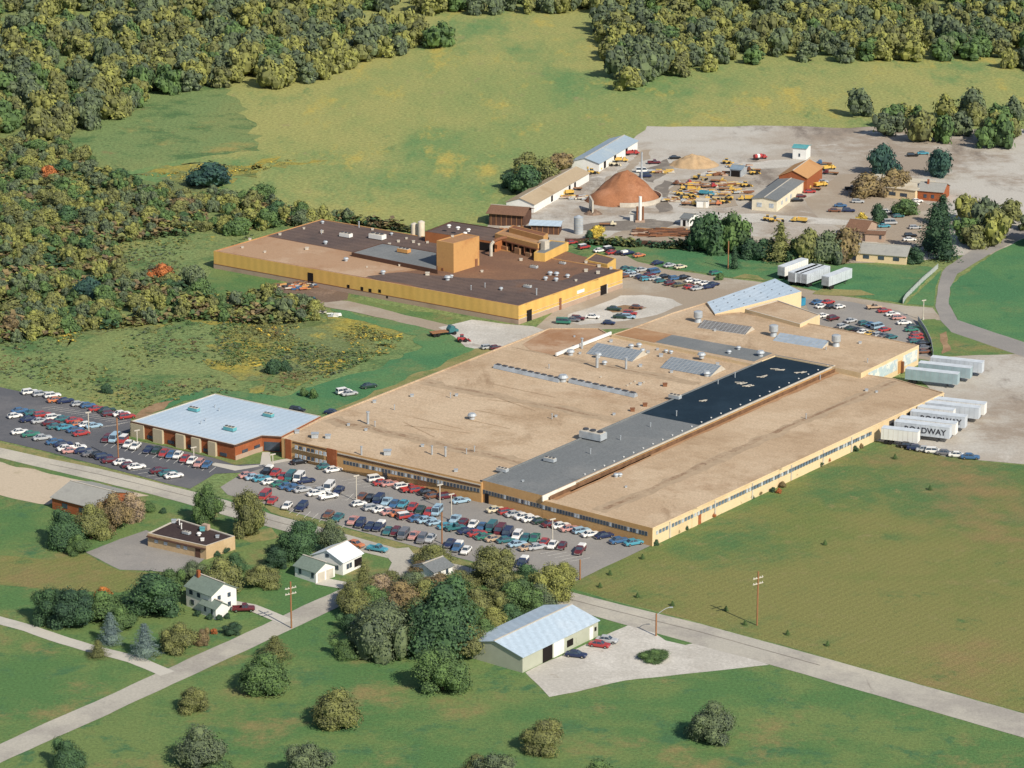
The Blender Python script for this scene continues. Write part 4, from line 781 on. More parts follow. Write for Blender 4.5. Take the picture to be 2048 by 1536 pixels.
# ===== generic gabled building
def gable(name, label, cat, p0, p1, wd, he, hr, wallm, roofm, over=.35, side=1, openings=(), world=False, group=None, chimney=None, wins=None, endwin=True):
    """p0-p1: ground image points of the visible long wall; the building extends wd metres to the far side"""
    a, c = G(*p0), G(*p1); d = c - a; L = d.length; ang = math.atan2(d.y, d.x)
    t = thing(name, label, cat, (a.x, a.y, 0), ang, group); wd *= side
    m = MB(); ov = over
    m.add([(0, 0, 0), (L, 0, 0), (L, wd, 0), (0, wd, 0), (0, 0, he), (L, 0, he), (L, wd, he), (0, wd, he), (0, wd / 2, hr), (L, wd / 2, hr)],
          [(0, 1, 5, 4), (2, 3, 7, 6), (1, 2, 6, 9, 5), (3, 0, 4, 8, 7)], wallm); m.build('wall', t)
    r = MB(); sl = (hr - he) / (abs(wd) / 2); sg = 1 if wd > 0 else -1
    e0, e1, ez, k = -ov * sg, wd + ov * sg, he - ov * sl, .12
    r.add([(-ov, e0, ez + .02), (L + ov, e0, ez + .02), (L + ov, wd / 2, hr + .02), (-ov, wd / 2, hr + .02), (L + ov, e1, ez + .02), (-ov, e1, ez + .02),
           (-ov, e0, ez + k + .02), (L + ov, e0, ez + k + .02), (L + ov, wd / 2, hr + k + .02), (-ov, wd / 2, hr + k + .02), (L + ov, e1, ez + k + .02), (-ov, e1, ez + k + .02)],
          [(0, 3, 2, 1), (3, 5, 4, 2), (6, 7, 8, 9), (9, 8, 10, 11), (0, 1, 7, 6), (4, 5, 11, 10), (0, 6, 9, 3), (3, 9, 11, 5), (1, 2, 8, 7), (2, 4, 10, 8)], roofm)
    ro = r.build('roof', t)
    r = MB(); r.box((L / 2, wd / 2, hr + .2), (L + 2 * ov, .35, .1), TRIM); r.build('ridge_cap', t)
    for (u0, u1, z0, z1, mt, nm, wall_) in openings:
        q = MB()
        if wall_ == 'f': q.box(((u0 + u1) / 2 * L, -.03 * sg, (z0 + z1) / 2), ((u1 - u0) * L, .12, z1 - z0), mt)
        elif wall_ == 'e': q.box((-.03, (u0 + u1) / 2 * wd, (z0 + z1) / 2), (.12, abs((u1 - u0) * wd), z1 - z0), mt)
        else: q.box((L + .03, (u0 + u1) / 2 * wd, (z0 + z1) / 2), (.12, abs((u1 - u0) * wd), z1 - z0), mt)
        wo = q.build(nm, t)
    if chimney:
        q = MB(); q.box((chimney * L, wd * .4, hr + .3), (.6, .6, 1.8), BRICK); q.build('chimney', ro)
    return t
W = lambda u, z0=1.0, z1=2.1, w_='f', s_=.06: (u - s_, u + s_, z0, z1, GLASS, 'window', w_)
# white house with white metal roof; garage; green-roofed house
gable('white_house', 'white house with bright metal roof beside the road', 'house', (686, 1151), (724, 1133), 8.2, 3.0, 4.8, WHITE, flat('white_metal_roof', (.72, .78, .84), .5, var=.12, scale=2), openings=(W(.25), W(.4), (.6, .98, .6, 2.3, DARK, 'porch_opening', 'f'), W(.5, 3.3, 4.0, 'e', .05), W(.2, 1, 2, 'e'), W(.5, 1, 2, 'e'), W(.8, 1, 2, 'e')))
gable('garage', 'small white garage with green shingle roof and two doors', 'garage', (590, 1153), (632, 1167), 5.6, 2.5, 3.9, WHITE, SHINGLE, openings=(W(.25), W(.85), (.1, .45, 0, 2.1, TRIM, 'garage_door', 'r'), (.55, .9, 0, 2.1, TRIM, 'garage_door', 'r')))
gable('white_house', 'two storey white house with green shingle roof behind shrubs', 'house', (373, 1212), (424, 1232), 6.6, 4.4, 6.2, WHITE, SHINGLE, chimney=.12, openings=(W(.2, 3, 3.9), W(.5, 3, 3.9), W(.25, .9, 1.9), W(.8, .9, 1.9), W(.3, 3, 3.9, 'r'), W(.7, 3, 3.9, 'r'), W(.3, .9, 1.9, 'r'), W(.7, .9, 1.9, 'r')))
gable('house_wing', 'low green shingled wing in front of the two storey white house', 'house wing', (402, 1228), (432, 1240), 3.2, 2.4, 3.4, WHITE, SHINGLE, openings=(W(.3), W(.75)))
BN = gable('metal_barn', 'large sage green metal barn with pale blue ridged roof', 'barn', (1045, 1346), (1196, 1272), 13.5, 3.3, 5.0, SAGE, BLUER, over=.3, openings=((.88, .93, 0, 2.6, WHITE, 'door', 'f'), (.95, .975, 1.4, 2.2, DARK, 'window', 'f'), (.40, .54, 0, 3.1, WHITE, 'sliding_door', 'f'), (.26, .385, 0, 3.1, DARK, 'open_bay', 'f'), (.58, .66, .8, 2.2, DARK, 'window', 'f'), (.70, .73, .8, 2.0, SAGE, 'window', 'f')))
# brick office lower left
BO = thing('small_office', 'small flat roofed buff brick office with dark tar roof', 'office')
block(BO, [(295, 1066), (356, 1037), (470, 1072), (412, 1092)], 3.1, layered('tan_brick_wall', [(.47, .34, .20), ((.53, .40, .25), .1, .45, .65), ((.38, .26, .15), .3, .62, .78)], grain=.08), BLKR, .2, coping=TRIM)
for t in (.12, .28, .5, .62): onwall((295, 1066), (412, 1092), 3.1, t, t + .06, 1.3, 2.0, PALEGLASS, BO, 'window', .1)
onwall((295, 1066), (412, 1092), 3.1, .0, 1, 2.3, 2.55, DWOOD, BO, 'canopy', .5); onwall((295, 1066), (412, 1092), 3.1, .82, .9, 0, 2.1, DWOOD, BO, 'door', .12)
for x, y, k, s_, mt in ((373, 1068, 'unit', .5, METAL), (405, 1061, 'box', 1.3, TEALM), (398, 1071, 'fan', .9, WHITE), (348, 1045, 'box', 1.2, METAL), (359, 1050, 'pipe', 1, WHITE), (363, 1058, 'pipe', 1, WHITE), (435, 1075, 'box', .9, METAL), (405, 1081, 'box', .9, WHITE)): rv(BO, x, y, 2.95, k, s_, mt)
p = G(412, 1058, 3.0); m = MB(); m.box((p.x, p.y, 3.3), (1.6, 1.0, 1.6), BASEW, -.6); m.build('chimney', BO)
# sheds round the yard
gable('long_shed', 'long tan roofed white shed, nearer of two in line', 'shed', (1068, 426), (1178, 362), 9.5, 2.8, 4.4, WHITE, layered('tan_shingle_roof', [(.40, .32, .22), ((.34, .26, .17), .1, .5, .7)], grain=.1), openings=[(t, t + .03, .4, 2.3, DARK, 'door', 'f') for t in (.3, .62, .72)])
gable('long_shed', 'long blue grey roofed white shed, farther of two in line', 'shed', (1198, 344), (1275, 298), 10, 2.9, 4.4, WHITE, layered('blue_grey_roof', [(.30, .38, .46), ((.36, .42, .46), .1, .5, .7)], grain=.08), openings=[(t, t + .05, .2, 2.5, DARK, 'door', 'f') for t in (.12, .38, .68)])
gable('open_shed', 'dark brown roofed open timber shed by the field edge', 'shed', (978, 450), (1046, 455), 9, 4.0, 5.4, DWOOD, BRNR, over=.8, openings=[(t, t + .02, 0, 3.8, WOOD, 'post', 'f') for t in (.05, .2, .35, .5, .65, .8, .95)])
gable('open_shed', 'small open timber shed with pale blue roof next to silo', 'shed', (1062, 468), (1118, 470), 6.5, 3.0, 3.7, DWOOD, BLUER, over=.7, openings=[(t, t + .025, 0, 2.8, WOOD, 'post', 'f') for t in (.02, .2, .4, .6, .8, .96)])
gable('workshop', 'white walled workshop with sloping black roof in the yard', 'workshop', (1553, 424), (1611, 381), 8.2, 3.7, 4.3, flat('cream_white_wall', (.70, .64, .50), .8), GREYR, openings=((.12, .3, 1.2, 2.6, PALEGLASS, 'window', 'e'), (.6, .8, 1.2, 2.6, PALEGLASS, 'window', 'e'), (.15, .2, 1.2, 2.4, PALEGLASS, 'window', 'f'), (.3, .35, 1.2, 2.4, PALEGLASS, 'window', 'f'), (.45, .5, 1.2, 2.4, PALEGLASS, 'window', 'f')))
gable('garage_hall', 'red sided garage hall with rounded orange brown roof', 'garage', (1613, 385), (1644, 362), 9.5, 4.8, 6.9, BRICK, layered('orange_roof', [(.46, .26, .12), ((.40, .21, .09), .1, .5, .7)], grain=.1))
gable('long_house', 'low house with long grey roof at the pasture edge', 'house', (1712, 522), (1812, 530), 9, 2.6, 4.6, CREAM, GREYSH, openings=(W(.2), W(.5), W(.8), (.3, .6, .3, 2.3, DARK, 'door', 'r')))
gable('brown_house', 'pinkish house with brown roof half hidden by trees', 'house', (1690, 478), (1730, 482), 12, 3, 5, BASEW, BRNR, openings=(W(.3), W(.7), W(.5, 1, 2, 'r')))
gable('small_shed', 'small flat topped pink shed behind the long grey roof', 'shed', (1730, 483), (1768, 485), 5, 2.5, 2.9, BASEW, BRNR, openings=(W(.8),))
gable('cream_building', 'cream flat building behind the brown tree', 'building', (1716, 388), (1830, 402), 16, 3.4, 4.0, CREAM, layered('cream_roof', [(.55, .5, .4), ((.45, .38, .28), .1, .5, .7)], grain=.1), openings=(W(.6), W(.8)))
gable('brick_house', 'red brick house at the upper right edge', 'house', (1835, 400), (1885, 404), 10, 3.2, 5, BRICK, GREYSH, chimney=.3, openings=(W(.3), W(.6)))
gable('tall_white_house', 'white and teal building at the top of the yard', 'building', (1585, 318), (1612, 320), 6, 4, 4.6, WHITE, TEALM, openings=(W(.5),))
gable('pale_hut', 'white box hut standing before the yard machines', 'hut', (1393, 415), (1416, 416), 3.0, 2.4, 2.6, WHITE, TRIM, openings=((.6, .8, 0, 1.9, TRIM, 'door', 'f'),))
gable('pale_hut', 'white box hut at the foot of the twin columns', 'hut', (1260, 442), (1274, 443), 2.6, 2.5, 2.7, WHITE, TRIM, openings=((.6, .85, 0, 1.9, TRIM, 'door', 'f'),))
gable('machine_shed', 'blue grey roofed open shed among the machines', 'shed', (1460, 353), (1482, 355), 6, 2.6, 3.4, METAL, flat('slate_blue_roof', (.20, .27, .34), .6), openings=((.1, .9, 0, 2.1, DARK, 'open_bay', 'f'),))
gable('small_shed', 'small grey roofed hut beside the rusty steel piles', 'hut', (1361, 452), (1378, 454), 7, 2.6, 3.4, WHITE, GREYR, openings=((.3, .6, 0, 2, DARK, 'door', 'f'),))
gable('house', 'dark roofed house behind trees at the left edge', 'house', (105, 1018), (190, 1040), 13, 2.8, 4.8, BRICK, GREYSH, openings=(W(.3), W(.7)))
gable('house', 'low dark roofed house half hidden in the lower trees', 'house', (868, 1166), (905, 1152), 6, 2.4, 3.5, WHITE, GREYR, openings=(W(.3), W(.7)))
# silo, columns, tower, stock piles
p = G(1157, 467); m = MB(); m.cyl((0, 0, 0), (0, 0, 5.2), 1.45, 1.45, METAL, 20); m.cyl((0, 0, 5.2), (0, 0, 5.8), 1.5, .3, METAL, 20)
for k in range(6): m.cyl((0, 0, .5 + k * .85), (0, 0, .56 + k * .85), 1.48, 1.48, TRIM, 20)
m.build('silo', loc=p, label='squat grey metal silo beside the small blue roofed shed', category='silo')
p = G(1280, 444); t = thing('twin_column_plant', 'slim white and rust loading columns in front of the brown heap', 'loading plant', p)
for dx, hh, mt in ((-.9, 5.0, RUST), (.9, 5.0, RUST)): bar(t, (dx, 0, 0), (dx, 0, hh), .32, mt, 'leg')
bar(t, (0, 0, 0), (0, 0, 8.2), .5, WHITE, 'column', 12); m = MB(); m.box((0, 0, .3), (3, 2, .6), BASEW); m.build('plinth', t)
p = G(1283, 366); m = MB(); m.cyl((0, 0, 0), (0, 0, 10.5), .32, .28, METAL, 12); m.cyl((0, 0, 0), (0, 0, .5), .9, .9, BASEW, 12); m.build('tall_flue', loc=p, label='tall slim white flue standing behind the brown heap', category='chimney')
def heap(name, label, x, y, r, h, mat, sx=1.0, seed=0, lobes=()):
    p = G(x, y); m = MB(); N, K = 44, 16; vs = [(0, 0, h)]; fs = []
    def hz(px_, py_):
        z = h * max(0, 1 - (math.hypot(px_ / sx, py_) / r) ** 1.5)
        for lx, ly, lr, lh in lobes: z = max(z, lh * max(0, 1 - (math.hypot(px_ - lx, py_ - ly) / lr) ** 1.3))
        return z
    for k in range(1, K + 1):
        for i in range(N):
            a = 2 * math.pi * i / N; rr = r * k / K * 1.25; xx, yy = rr * math.cos(a) * sx, rr * math.sin(a)
            z = hz(xx, yy); z = max(-.05, z + noise.noise((xx * .5 + seed, yy * .5, 1)) * .75 * (1 if z > .3 else 0) + noise.noise((math.atan2(yy, xx) * 4 + seed, k * .25, 5)) * .45 * (1 if z > .5 else 0)); vs.append((xx, yy, z if k < K else -.05))
    for i in range(N): fs.append((0, 1 + i, 1 + (i + 1) % N))
    for k in range(K - 1):
        for i in range(N):
            a = 1 + k * N + i; b2 = 1 + k * N + (i + 1) % N; fs.append((a, a + N, b2 + N, b2))
    m.add(vs, fs, mat); o = m.build(name, loc=(p.x, p.y, .02), label=label, category='stockpile')
    for f in o.data.polygons: f.use_smooth = True
    return o
heap('aggregate_heap', 'large conical reddish brown heap in the gravel yard', 1250, 396, 11.2, 9.0, SALT, 1, 3, lobes=((-6.5, -5.5, 7.5, 4.6),))
p = G(1250, 398); m = MB(); wl = [(11.9 * math.cos(a), 11.9 * math.sin(a)) for a in [math.radians(-100 + i * 8) for i in range(18)]]
for i in range(17):
    a_1, a_2 = Vector(wl[i]), Vector(wl[i + 1]); q = (a_1 + a_2) / 2; m.box((q.x, q.y, .7), ((a_2 - a_1).length, .35, 1.4), TRIM, math.atan2(a_2.y - a_1.y, a_2.x - a_1.x))
m.build('retaining_wall', loc=(p.x, p.y, 0), label='low curved concrete wall round the right foot of the brown heap', category='wall')
heap('sand_heap', 'sandy heap at the top of the gravel yard', 1388, 330, 7, 3.6, layered('tan_sand', [(.45, .32, .19), ((.38, .26, .15), .3, .5, .7)], grain=.1), 1.2, 9)
heap('dark_heap', 'small dark heap at the foot of the big brown one', 1186, 428, 2.5, 1.3, SCRAPG, 1.2, 4)
p = G(1183, 428); m = MB(); m.box((0, 3, 2.2), (.5, 8, 4.4), TRIM, .1); m.build('bin_wall', loc=p, label='upright concrete bay wall left of the brown heap', category='wall')
def pile(name, label, x, y, n, L, mat, cat='scrap pile', sp_=2.0, hd=0.0, mats=None):
    p = G(x, y); m = MB()
    for i in range(n):
        m.box((R.uniform(-sp_, sp_), R.uniform(-sp_ * .5, sp_ * .5), R.uniform(.15, .9)), (R.uniform(.5, 1) * L, R.uniform(.2, .6), R.uniform(.2, .5)), R.choice(mats) if mats else mat, hd + R.uniform(-.4, .4))
    return m.build(name, loc=(p.x, p.y, .05), label=label, category=cat)
pile('steel_pile', 'long rusty steel stack, nearest row by the pines', 1325, 466, 40, 9, RUST, 'steel stack', 6, 0, [RUST, DWOOD, ORW]); pile('steel_pile', 'second rusty steel stack touching the pines', 1352, 470, 34, 9, RUST, 'steel stack', 5, 0, [RUST, DWOOD])
pile('steel_pile', 'rusty steel stack in front of the grey hut', 1300, 470, 30, 6, RUST, 'steel stack', 4, 0, [RUST, DWOOD, BASEW]); pile('timber_pile', 'timber heap on the gravel behind the yellow building', 1030, 462, 36, 4, WOOD, 'timber heap', 5, .2, [WOOD, BASEW, TRIM])
mixm = [RUST, ORW, TRIM, METAL, DKMET, paint('blue'), paint('orange')]
for x, y, l in ((575, 574, 'left'), (597, 579, 'middle'), (612, 570, 'rear'), (633, 573, 'door side')): pile('scrap_pile', f'{l} coloured scrap heap beside the yellow wall', x, y, 26, 2.6, RUST, 'scrap pile', 3, .3, mixm)
for x, y, l in ((1375, 388, 'at the left end of the machine park'), (1395, 404, 'by the white hut'), (1430, 390, 'in the lower middle of the machine park'), (1478, 386, 'at the right end of the machine park'), (1350, 402, 'at the track bend'), (1390, 372, 'behind the teal truck'), (1480, 335, 'near the red tanker'), (1320, 345, 'by the vans behind the brown heap'), (1150, 398, 'before the long shed'), (1405, 384, 'by the teal truck'), (1440, 350, 'left of the slate roofed shed'), (1465, 370, 'in the middle of the machine park'), (1440, 372, 'behind the yellow grader')): pile('parts_heap', f'heap of machine parts {l}', x, y, 30, 3, RUST, 'parts heap', 4, .1, [RUST, paint('yellow'), METAL, TRIM, BASEW])
pile('skip_load', 'blue covered skip at the scrapyard exit', 617, 601, 14, 3, DKMET, 'skip', 1.0, .3, [paint('navy'), paint('teal')])
pile('white_frame_shelter', 'white framed shelter by the lane', 636, 628, 12, 4, WHITE, 'shelter', 1.2, 0, [WHITE, TRIM, DKMET]); pile('junk_heap', 'pale junk heap right of the framed shelter', 668, 633, 12, 2, METAL, 'junk heap', 1.6, 0, [METAL, WHITE])
p = G(885, 671); link('flatbed_truck', dump_mesh('teal', 'flat'), None, (p.x, p.y, .1), .45, label='flatbed truck with teal cab beside the bright gravel pad', category='flatbed truck')
p = G(926, 684); link('wheel_loader', loader_mesh('red'), None, (p.x, p.y, .1), .3, label='small red tractor at the corner of the gravel pad', category='tractor', scale=(.6, .6, .7))
# ---------------------------------------------------------------- poles, fences
def pole(x, y, hpx, label, kind):
    p = G(x, y); s_ = ppm(y); h = hpx / s_ / .95; wood = kind in ('util', 'lampwood'); nm = {'util': 'utility_pole', 'lampwood': 'street_lamp', 'lot': 'lot_lamp', 'stub': 'utility_pole'}[kind]
    t = thing(nm, label, {'util': 'utility pole', 'lampwood': 'street lamp', 'lot': 'lamp post', 'stub': 'utility pole'}[kind], (p.x, p.y, .04))
    mt = WOOD if kind != 'lot' else TRIM; bar(t, (0, 0, 0), (0, 0, h), .17 if kind != 'lot' else .13, mt, 'pole')
    if kind == 'util':
        for z in (h - 1.4, h - 2.6):
            m = MB(); m.box((0, 0, z), (2.6, .14, .16), TRIM, .6); m.build('crossarm', t)
            for k in (-1.1, -.5, .5, 1.1):
                q = MB(); q.cyl((k * math.cos(.6), k * math.sin(.6), z + .08), (k * math.cos(.6), k * math.sin(.6), z + .32), .07, .05, WHITE, 6); q.build('insulator', t)
    elif kind == 'lampwood':
        m = MB(); pv = Vector((0, 0, h - .4))
        for i in range(1, 8):
            a = i / 7; q = Vector((2.8 * a, .6 * a, h - .4 + 1.5 * math.sin(a * math.pi / 2))); m.cyl(pv, q, .06, .06, METAL, 6, False); pv = q
        m.build('arm', t); m = MB(); m.box((3.0, .64, h + 1.1), (.7, .3, .16), METAL); m.build('lamp_head', t)
    elif kind == 'lot':
        m = MB(); m.box((0, 0, h + .08), (1.5, .35, .2), TRIM, .6); m.build('lamp_head', t)
        m = MB(); m.cyl((0, 0, 0), (0, 0, .7), .3, .3, CONC, 10); m.build('footing', t)
pole(1514, 1251, 106, 'wooden utility pole with double crossarm on the wide lawn', 'util'); pole(1312, 1272, 44, 'street lamp with curved arm at the gravel court corner', 'lampwood')
pole(583, 1257, 92, 'wooden utility pole at the driveway and side street corner', 'util'); pole(237, 921, 84, 'tall wooden pole among the left car park cars', 'stub')
pole(1456, 539, 56, 'wooden pole on the pasture in front of the pines', 'stub'); pole(1160, 1160, 40, 'wooden pole at the lawn corner of the front car park', 'stub'); pole(884, 1088, 62, 'wooden pole beside the treetop at the roadside row', 'stub')
for x, y, h, l in ((713, 1003, 50, 'pale lamp post at the left of the middle rows'), (903, 1042, 52, 'pale lamp post in the centre of the front lot'), (1105, 1090, 50, 'pale lamp post at the right end of the middle rows'), (546, 942, 32, 'pale lamp post near the office walkway'),
                   (178, 868, 42, 'tan lamp post in the left car park centre rows'), (275, 896, 34, 'lamp post at the office end of the left lot'), (388, 922, 26, 'lamp post beside the office lawn kerb'), (880, 1015, 44, 'pale lamp post behind the silver cars of the middle row'), (1846, 640, 38, 'lamp post at the far corner of the right lot')):
    pole(x, y, h, l, 'lot')
def fence(px, h, label, mt, sp_=3.0):
    t = thing('fence', label, 'fence'); P = [G(*q) for q in px]; m = MB(); last = None
    for i in range(len(P) - 1):
        d = P[i + 1] - P[i]; L = d.length; n = max(1, int(L / sp_)); a = math.atan2(d.y, d.x); c = (P[i] + P[i + 1]) / 2
        for z in (h * .45, h): m.box((c.x, c.y, z), (L, .08, .09), mt, a)
        m.box((c.x, c.y, h * .5), (L, .03, h * .8), mt, a)
    m.build('rail', t)
    for i in range(len(P) - 1):
        d = P[i + 1] - P[i]; n = max(1, int(d.length / sp_))
        for k in range(n):
            p = P[i] + d * (k / n); q = MB(); q.box((0, 0, h / 2), (.12, .12, h), mt); q.build('post', t, loc=p)
    return t
FN = flat('chain_link', (.38, .42, .42), .6)
fence([(1806, 608), (1812, 598), (1845, 565), (1876, 538)], 1.6, 'grey chain link fence crossing the pasture beside the road', FN)
fence([(1836, 643), (1852, 668), (1862, 690), (1866, 714)], 1.6, 'pale chain link fence curving round the right car park', FN)
fence([(1130, 486), (1250, 488), (1370, 496)], 1.6, 'rusty fence between the pasture and the gravel yard', DWOOD)
# ---------------------------------------------------------------- trees
LC = {'green': (.085, .145, .055), 'dark green': (.042, .085, .048), 'olive': (.15, .165, .065), 'grey green': (.105, .14, .08), 'yellow green': (.20, .215, .07), 'brown': (.19, .15, .08),
      'rusty': (.36, .13, .05), 'blue green': (.035, .08, .068), 'orange': (.50, .18, .05), 'gold': (.48, .37, .07), 'spruce blue': (.14, .20, .19), 'tawny': (.28, .22, .15), 'deep green': (.055, .11, .052)}
def crown_mesh(seed, kind='round', n=900, leaf=.12):
    r = random.Random(seed); V, Fc = [], []
    lob = []
    if kind == 'round':
        lob = [(0, 0, .95, .72, .62)]
        for i in range(9):
            a = r.uniform(0, 6.28); d = r.uniform(.35, .62); lob.append((d * math.cos(a), d * math.sin(a), r.uniform(.5, 1.35), r.uniform(.3, .5), r.uniform(.28, .42)))
        lob.append((0, 0, 1.45, .38, .32))
    elif kind == 'tall':
        for i in range(12):
            z = .4 + i * .15; a = r.uniform(0, 6.28); d = r.uniform(.15, .42) * (1.25 - z / 2.6); lob.append((d * math.cos(a), d * math.sin(a), z, .55 * (1.15 - z / 3.4), .32))
    elif kind == 'willow':
        for i in range(20):
            a = i * .85; d = r.uniform(.25, .72); lob.append((d * math.cos(a), d * math.sin(a), r.uniform(.5, 1.0) - d * .2, r.uniform(.22, .36), .6))
        lob += [(0, 0, 1.15, .6, .42), (.3, .1, 1.2, .4, .35), (-.3, -.1, 1.1, .4, .35)]
    def quad(p, nrm, s_, droop=0.0):
        nrm = (nrm + Vector((r.uniform(-.55, .55), r.uniform(-.55, .55), r.uniform(-.3, .7)))).normalized()
        u = nrm.orthogonal().normalized(); v = nrm.cross(u); th = r.uniform(0, 3.14); u2 = u * math.cos(th) + v * math.sin(th); v2 = nrm.cross(u2)
        if droop: u2 = Vector((u2.x * .4, u2.y * .4, -1)).normalized(); v2 = nrm.cross(u2)
        o = len(V); a, b2 = s_ * r.uniform(.7, 1.3), s_ * r.uniform(.45, .8) * (1 if not droop else .6)
        V.extend([p - u2 * a * .5 - v2 * b2 * .35, p + u2 * a * .1 - v2 * b2 * .6, p + u2 * a * .6 + v2 * b2 * .1, p + v2 * b2 * .6 - u2 * a * .1]); Fc.append((o, o + 1, o + 2, o + 3))
    if kind in ('cone', 'spruce'):
        tiers = 13
        for k in range(tiers):
            z = .12 + 2.2 * k / tiers; rr = 1.0 * (1 - k / tiers) ** (.85 if kind == 'cone' else .75) + .05
            m_ = int(n / tiers * (rr + .25) * 1.6)
            for i in range(m_):
                a = r.uniform(0, 6.28); d = rr * math.sqrt(r.uniform(.15, 1)); wob = 1 + .18 * math.sin(a * 5 + k * 2.1)
                quad(Vector((d * wob * math.cos(a), d * wob * math.sin(a), z + (rr - d) * .30 + r.uniform(-.04, .04))), Vector((math.cos(a) * .4, math.sin(a) * .4, 1)), leaf)
    else:
        tot = sum(l[3] ** 2 for l in lob)
        for lx, ly, lz, lr, lh in lob:
            for i in range(int(n * lr * lr / tot)):
                d = Vector((r.gauss(0, 1), r.gauss(0, 1), r.gauss(0, 1))).normalized()
                if d.z < -.45: d.z *= -.6
                k = r.uniform(.78, 1.06) * (1 + .22 * noise.noise(d * 3 + Vector((seed, lx * 5, lz * 3))))
                quad(Vector((lx + d.x * lr * k, ly + d.y * lr * k, lz + d.z * lh * k)), d, leaf, kind == 'willow' and r.random() < .3)
    # inner mass so that the crown is not see-through
    def core(cx, cy, cz, a, b2):
        o = len(V); N = 7
        for j in range(1, 4):
            for i in range(N):
                th = math.pi * j / 4; ph = 2 * math.pi * i / N; V.append(Vector((cx + a * math.sin(th) * math.cos(ph) * r.uniform(.85, 1.1), cy + a * math.sin(th) * math.sin(ph) * r.uniform(.85, 1.1), cz + b2 * math.cos(th))))
        t_, bt = len(V), len(V) + 1; V.extend([Vector((cx, cy, cz + b2)), Vector((cx, cy, cz - b2))])
        for i in range(N):
            Fc.append((t_, o + i, o + (i + 1) % N)); Fc.append((bt, o + 2 * N + (i + 1) % N, o + 2 * N + i))
            for j in range(2): Fc.append((o + j * N + i, o + (j + 1) * N + i, o + (j + 1) * N + (i + 1) % N, o + j * N + (i + 1) % N))
    if kind in ('cone', 'spruce'):
        for k in range(4): core(0, 0, .4 + k * .45, .62 * (1 - k / 4.5), .42)
    else:
        for lx, ly, lz, lr, lh in lob: core(lx, ly, lz, lr * .78, lh * .78)
    if kind not in ('cone', 'spruce'):
        rr = sorted(math.hypot(v.x, v.y) for v in V)[int(len(V) * .97)]; zt = sorted(v.z for v in V)[int(len(V) * .995)]; zb = sorted(v.z for v in V)[int(len(V) * .02)]
        lo = .10 if kind != 'tall' else .06
        for v in V: v.x /= rr; v.y /= rr; v.z = lo + (v.z - zb) / (zt - zb) * (1.75 - lo)
    me = bpy.data.meshes.new('crown'); me.from_pydata([tuple(v) for v in V], [], Fc); me.materials.append(None); me.update()
    return me
def trunk_mesh(seed, h=1.0):
    r = random.Random(seed); m = MB(); m.cyl((0, 0, -.02), (0, 0, .75 * h), .075, .05, BARK, 7, False)
    for i in range(5):
        a = i * 1.3 + r.uniform(-.3, .3); m.cyl((0, 0, (.35 + .08 * i) * h), (.42 * math.cos(a), .42 * math.sin(a), (.85 + .1 * i) * h), .035, .012, BARK, 5, False)
    m.cyl((0, 0, .75 * h), (.03, .02, 1.5 * h), .05, .015, BARK, 6, False)
    return m.mesh('trunk')
CM = {}
def crowns(kind, fine):
    k = (kind, fine)
    if k not in CM:
        n = {'round': (950, 5200, 330), 'tall': (950, 4600), 'cone': (700, 2600), 'spruce': (800, 3600), 'willow': (1500, 8000)}[kind][int(fine)]; lf = (.125, .058, .20)[int(fine)]
        CM[k] = [crown_mesh(11 * i + 5 * int(fine) + len(kind), kind, n, lf) for i in range(5 if kind in ('round', 'tall') else 3)]
    return CM[k]
TM = [trunk_mesh(i) for i in range(3)]
CMAT = {}
def tree(x, y, wpx, hpx, colour, label, kind='round', fine=False, group=None, name='tree', sub=None, world=None):
    """x,y: image point of the trunk foot; wpx,hpx: crown width and height in the picture"""
    p = G(x, y) if world is None else Vector(world); yy = y if world is None else 400
    s_ = ppm(yy) if world is None else 1; rx = wpx / s_ / 2 * 1.10; dep = math.atan((yy - YH) / F)
    hh = hpx / s_ if world is None else hpx
    if world is None: hh = max(1.2, (hpx / s_ - rx * 2 * math.sin(dep) * .35) / math.cos(dep))
    zs = hh / (1.75 if kind not in ('cone', 'spruce') else 2.3)
    o = thing(name, label, {'tree': 'tree', 'shrub': 'shrub', 'conifer': 'conifer', 'willow_tree': 'willow'}.get(name, 'tree'), (p.x, p.y, 0), R.uniform(0, 6.28), group, (rx, rx, zs))
    me = R.choice(crowns(kind, fine)); key = (me.name, colour)
    if key not in CMAT:
        c2 = me.copy(); c2.materials[0] = leafmat(colour.replace(' ', '_') + '_foliage', LC[colour]); CMAT[key] = c2
    link('crown', CMAT[key], o); link('trunk', R.choice(TM), o)
    return o
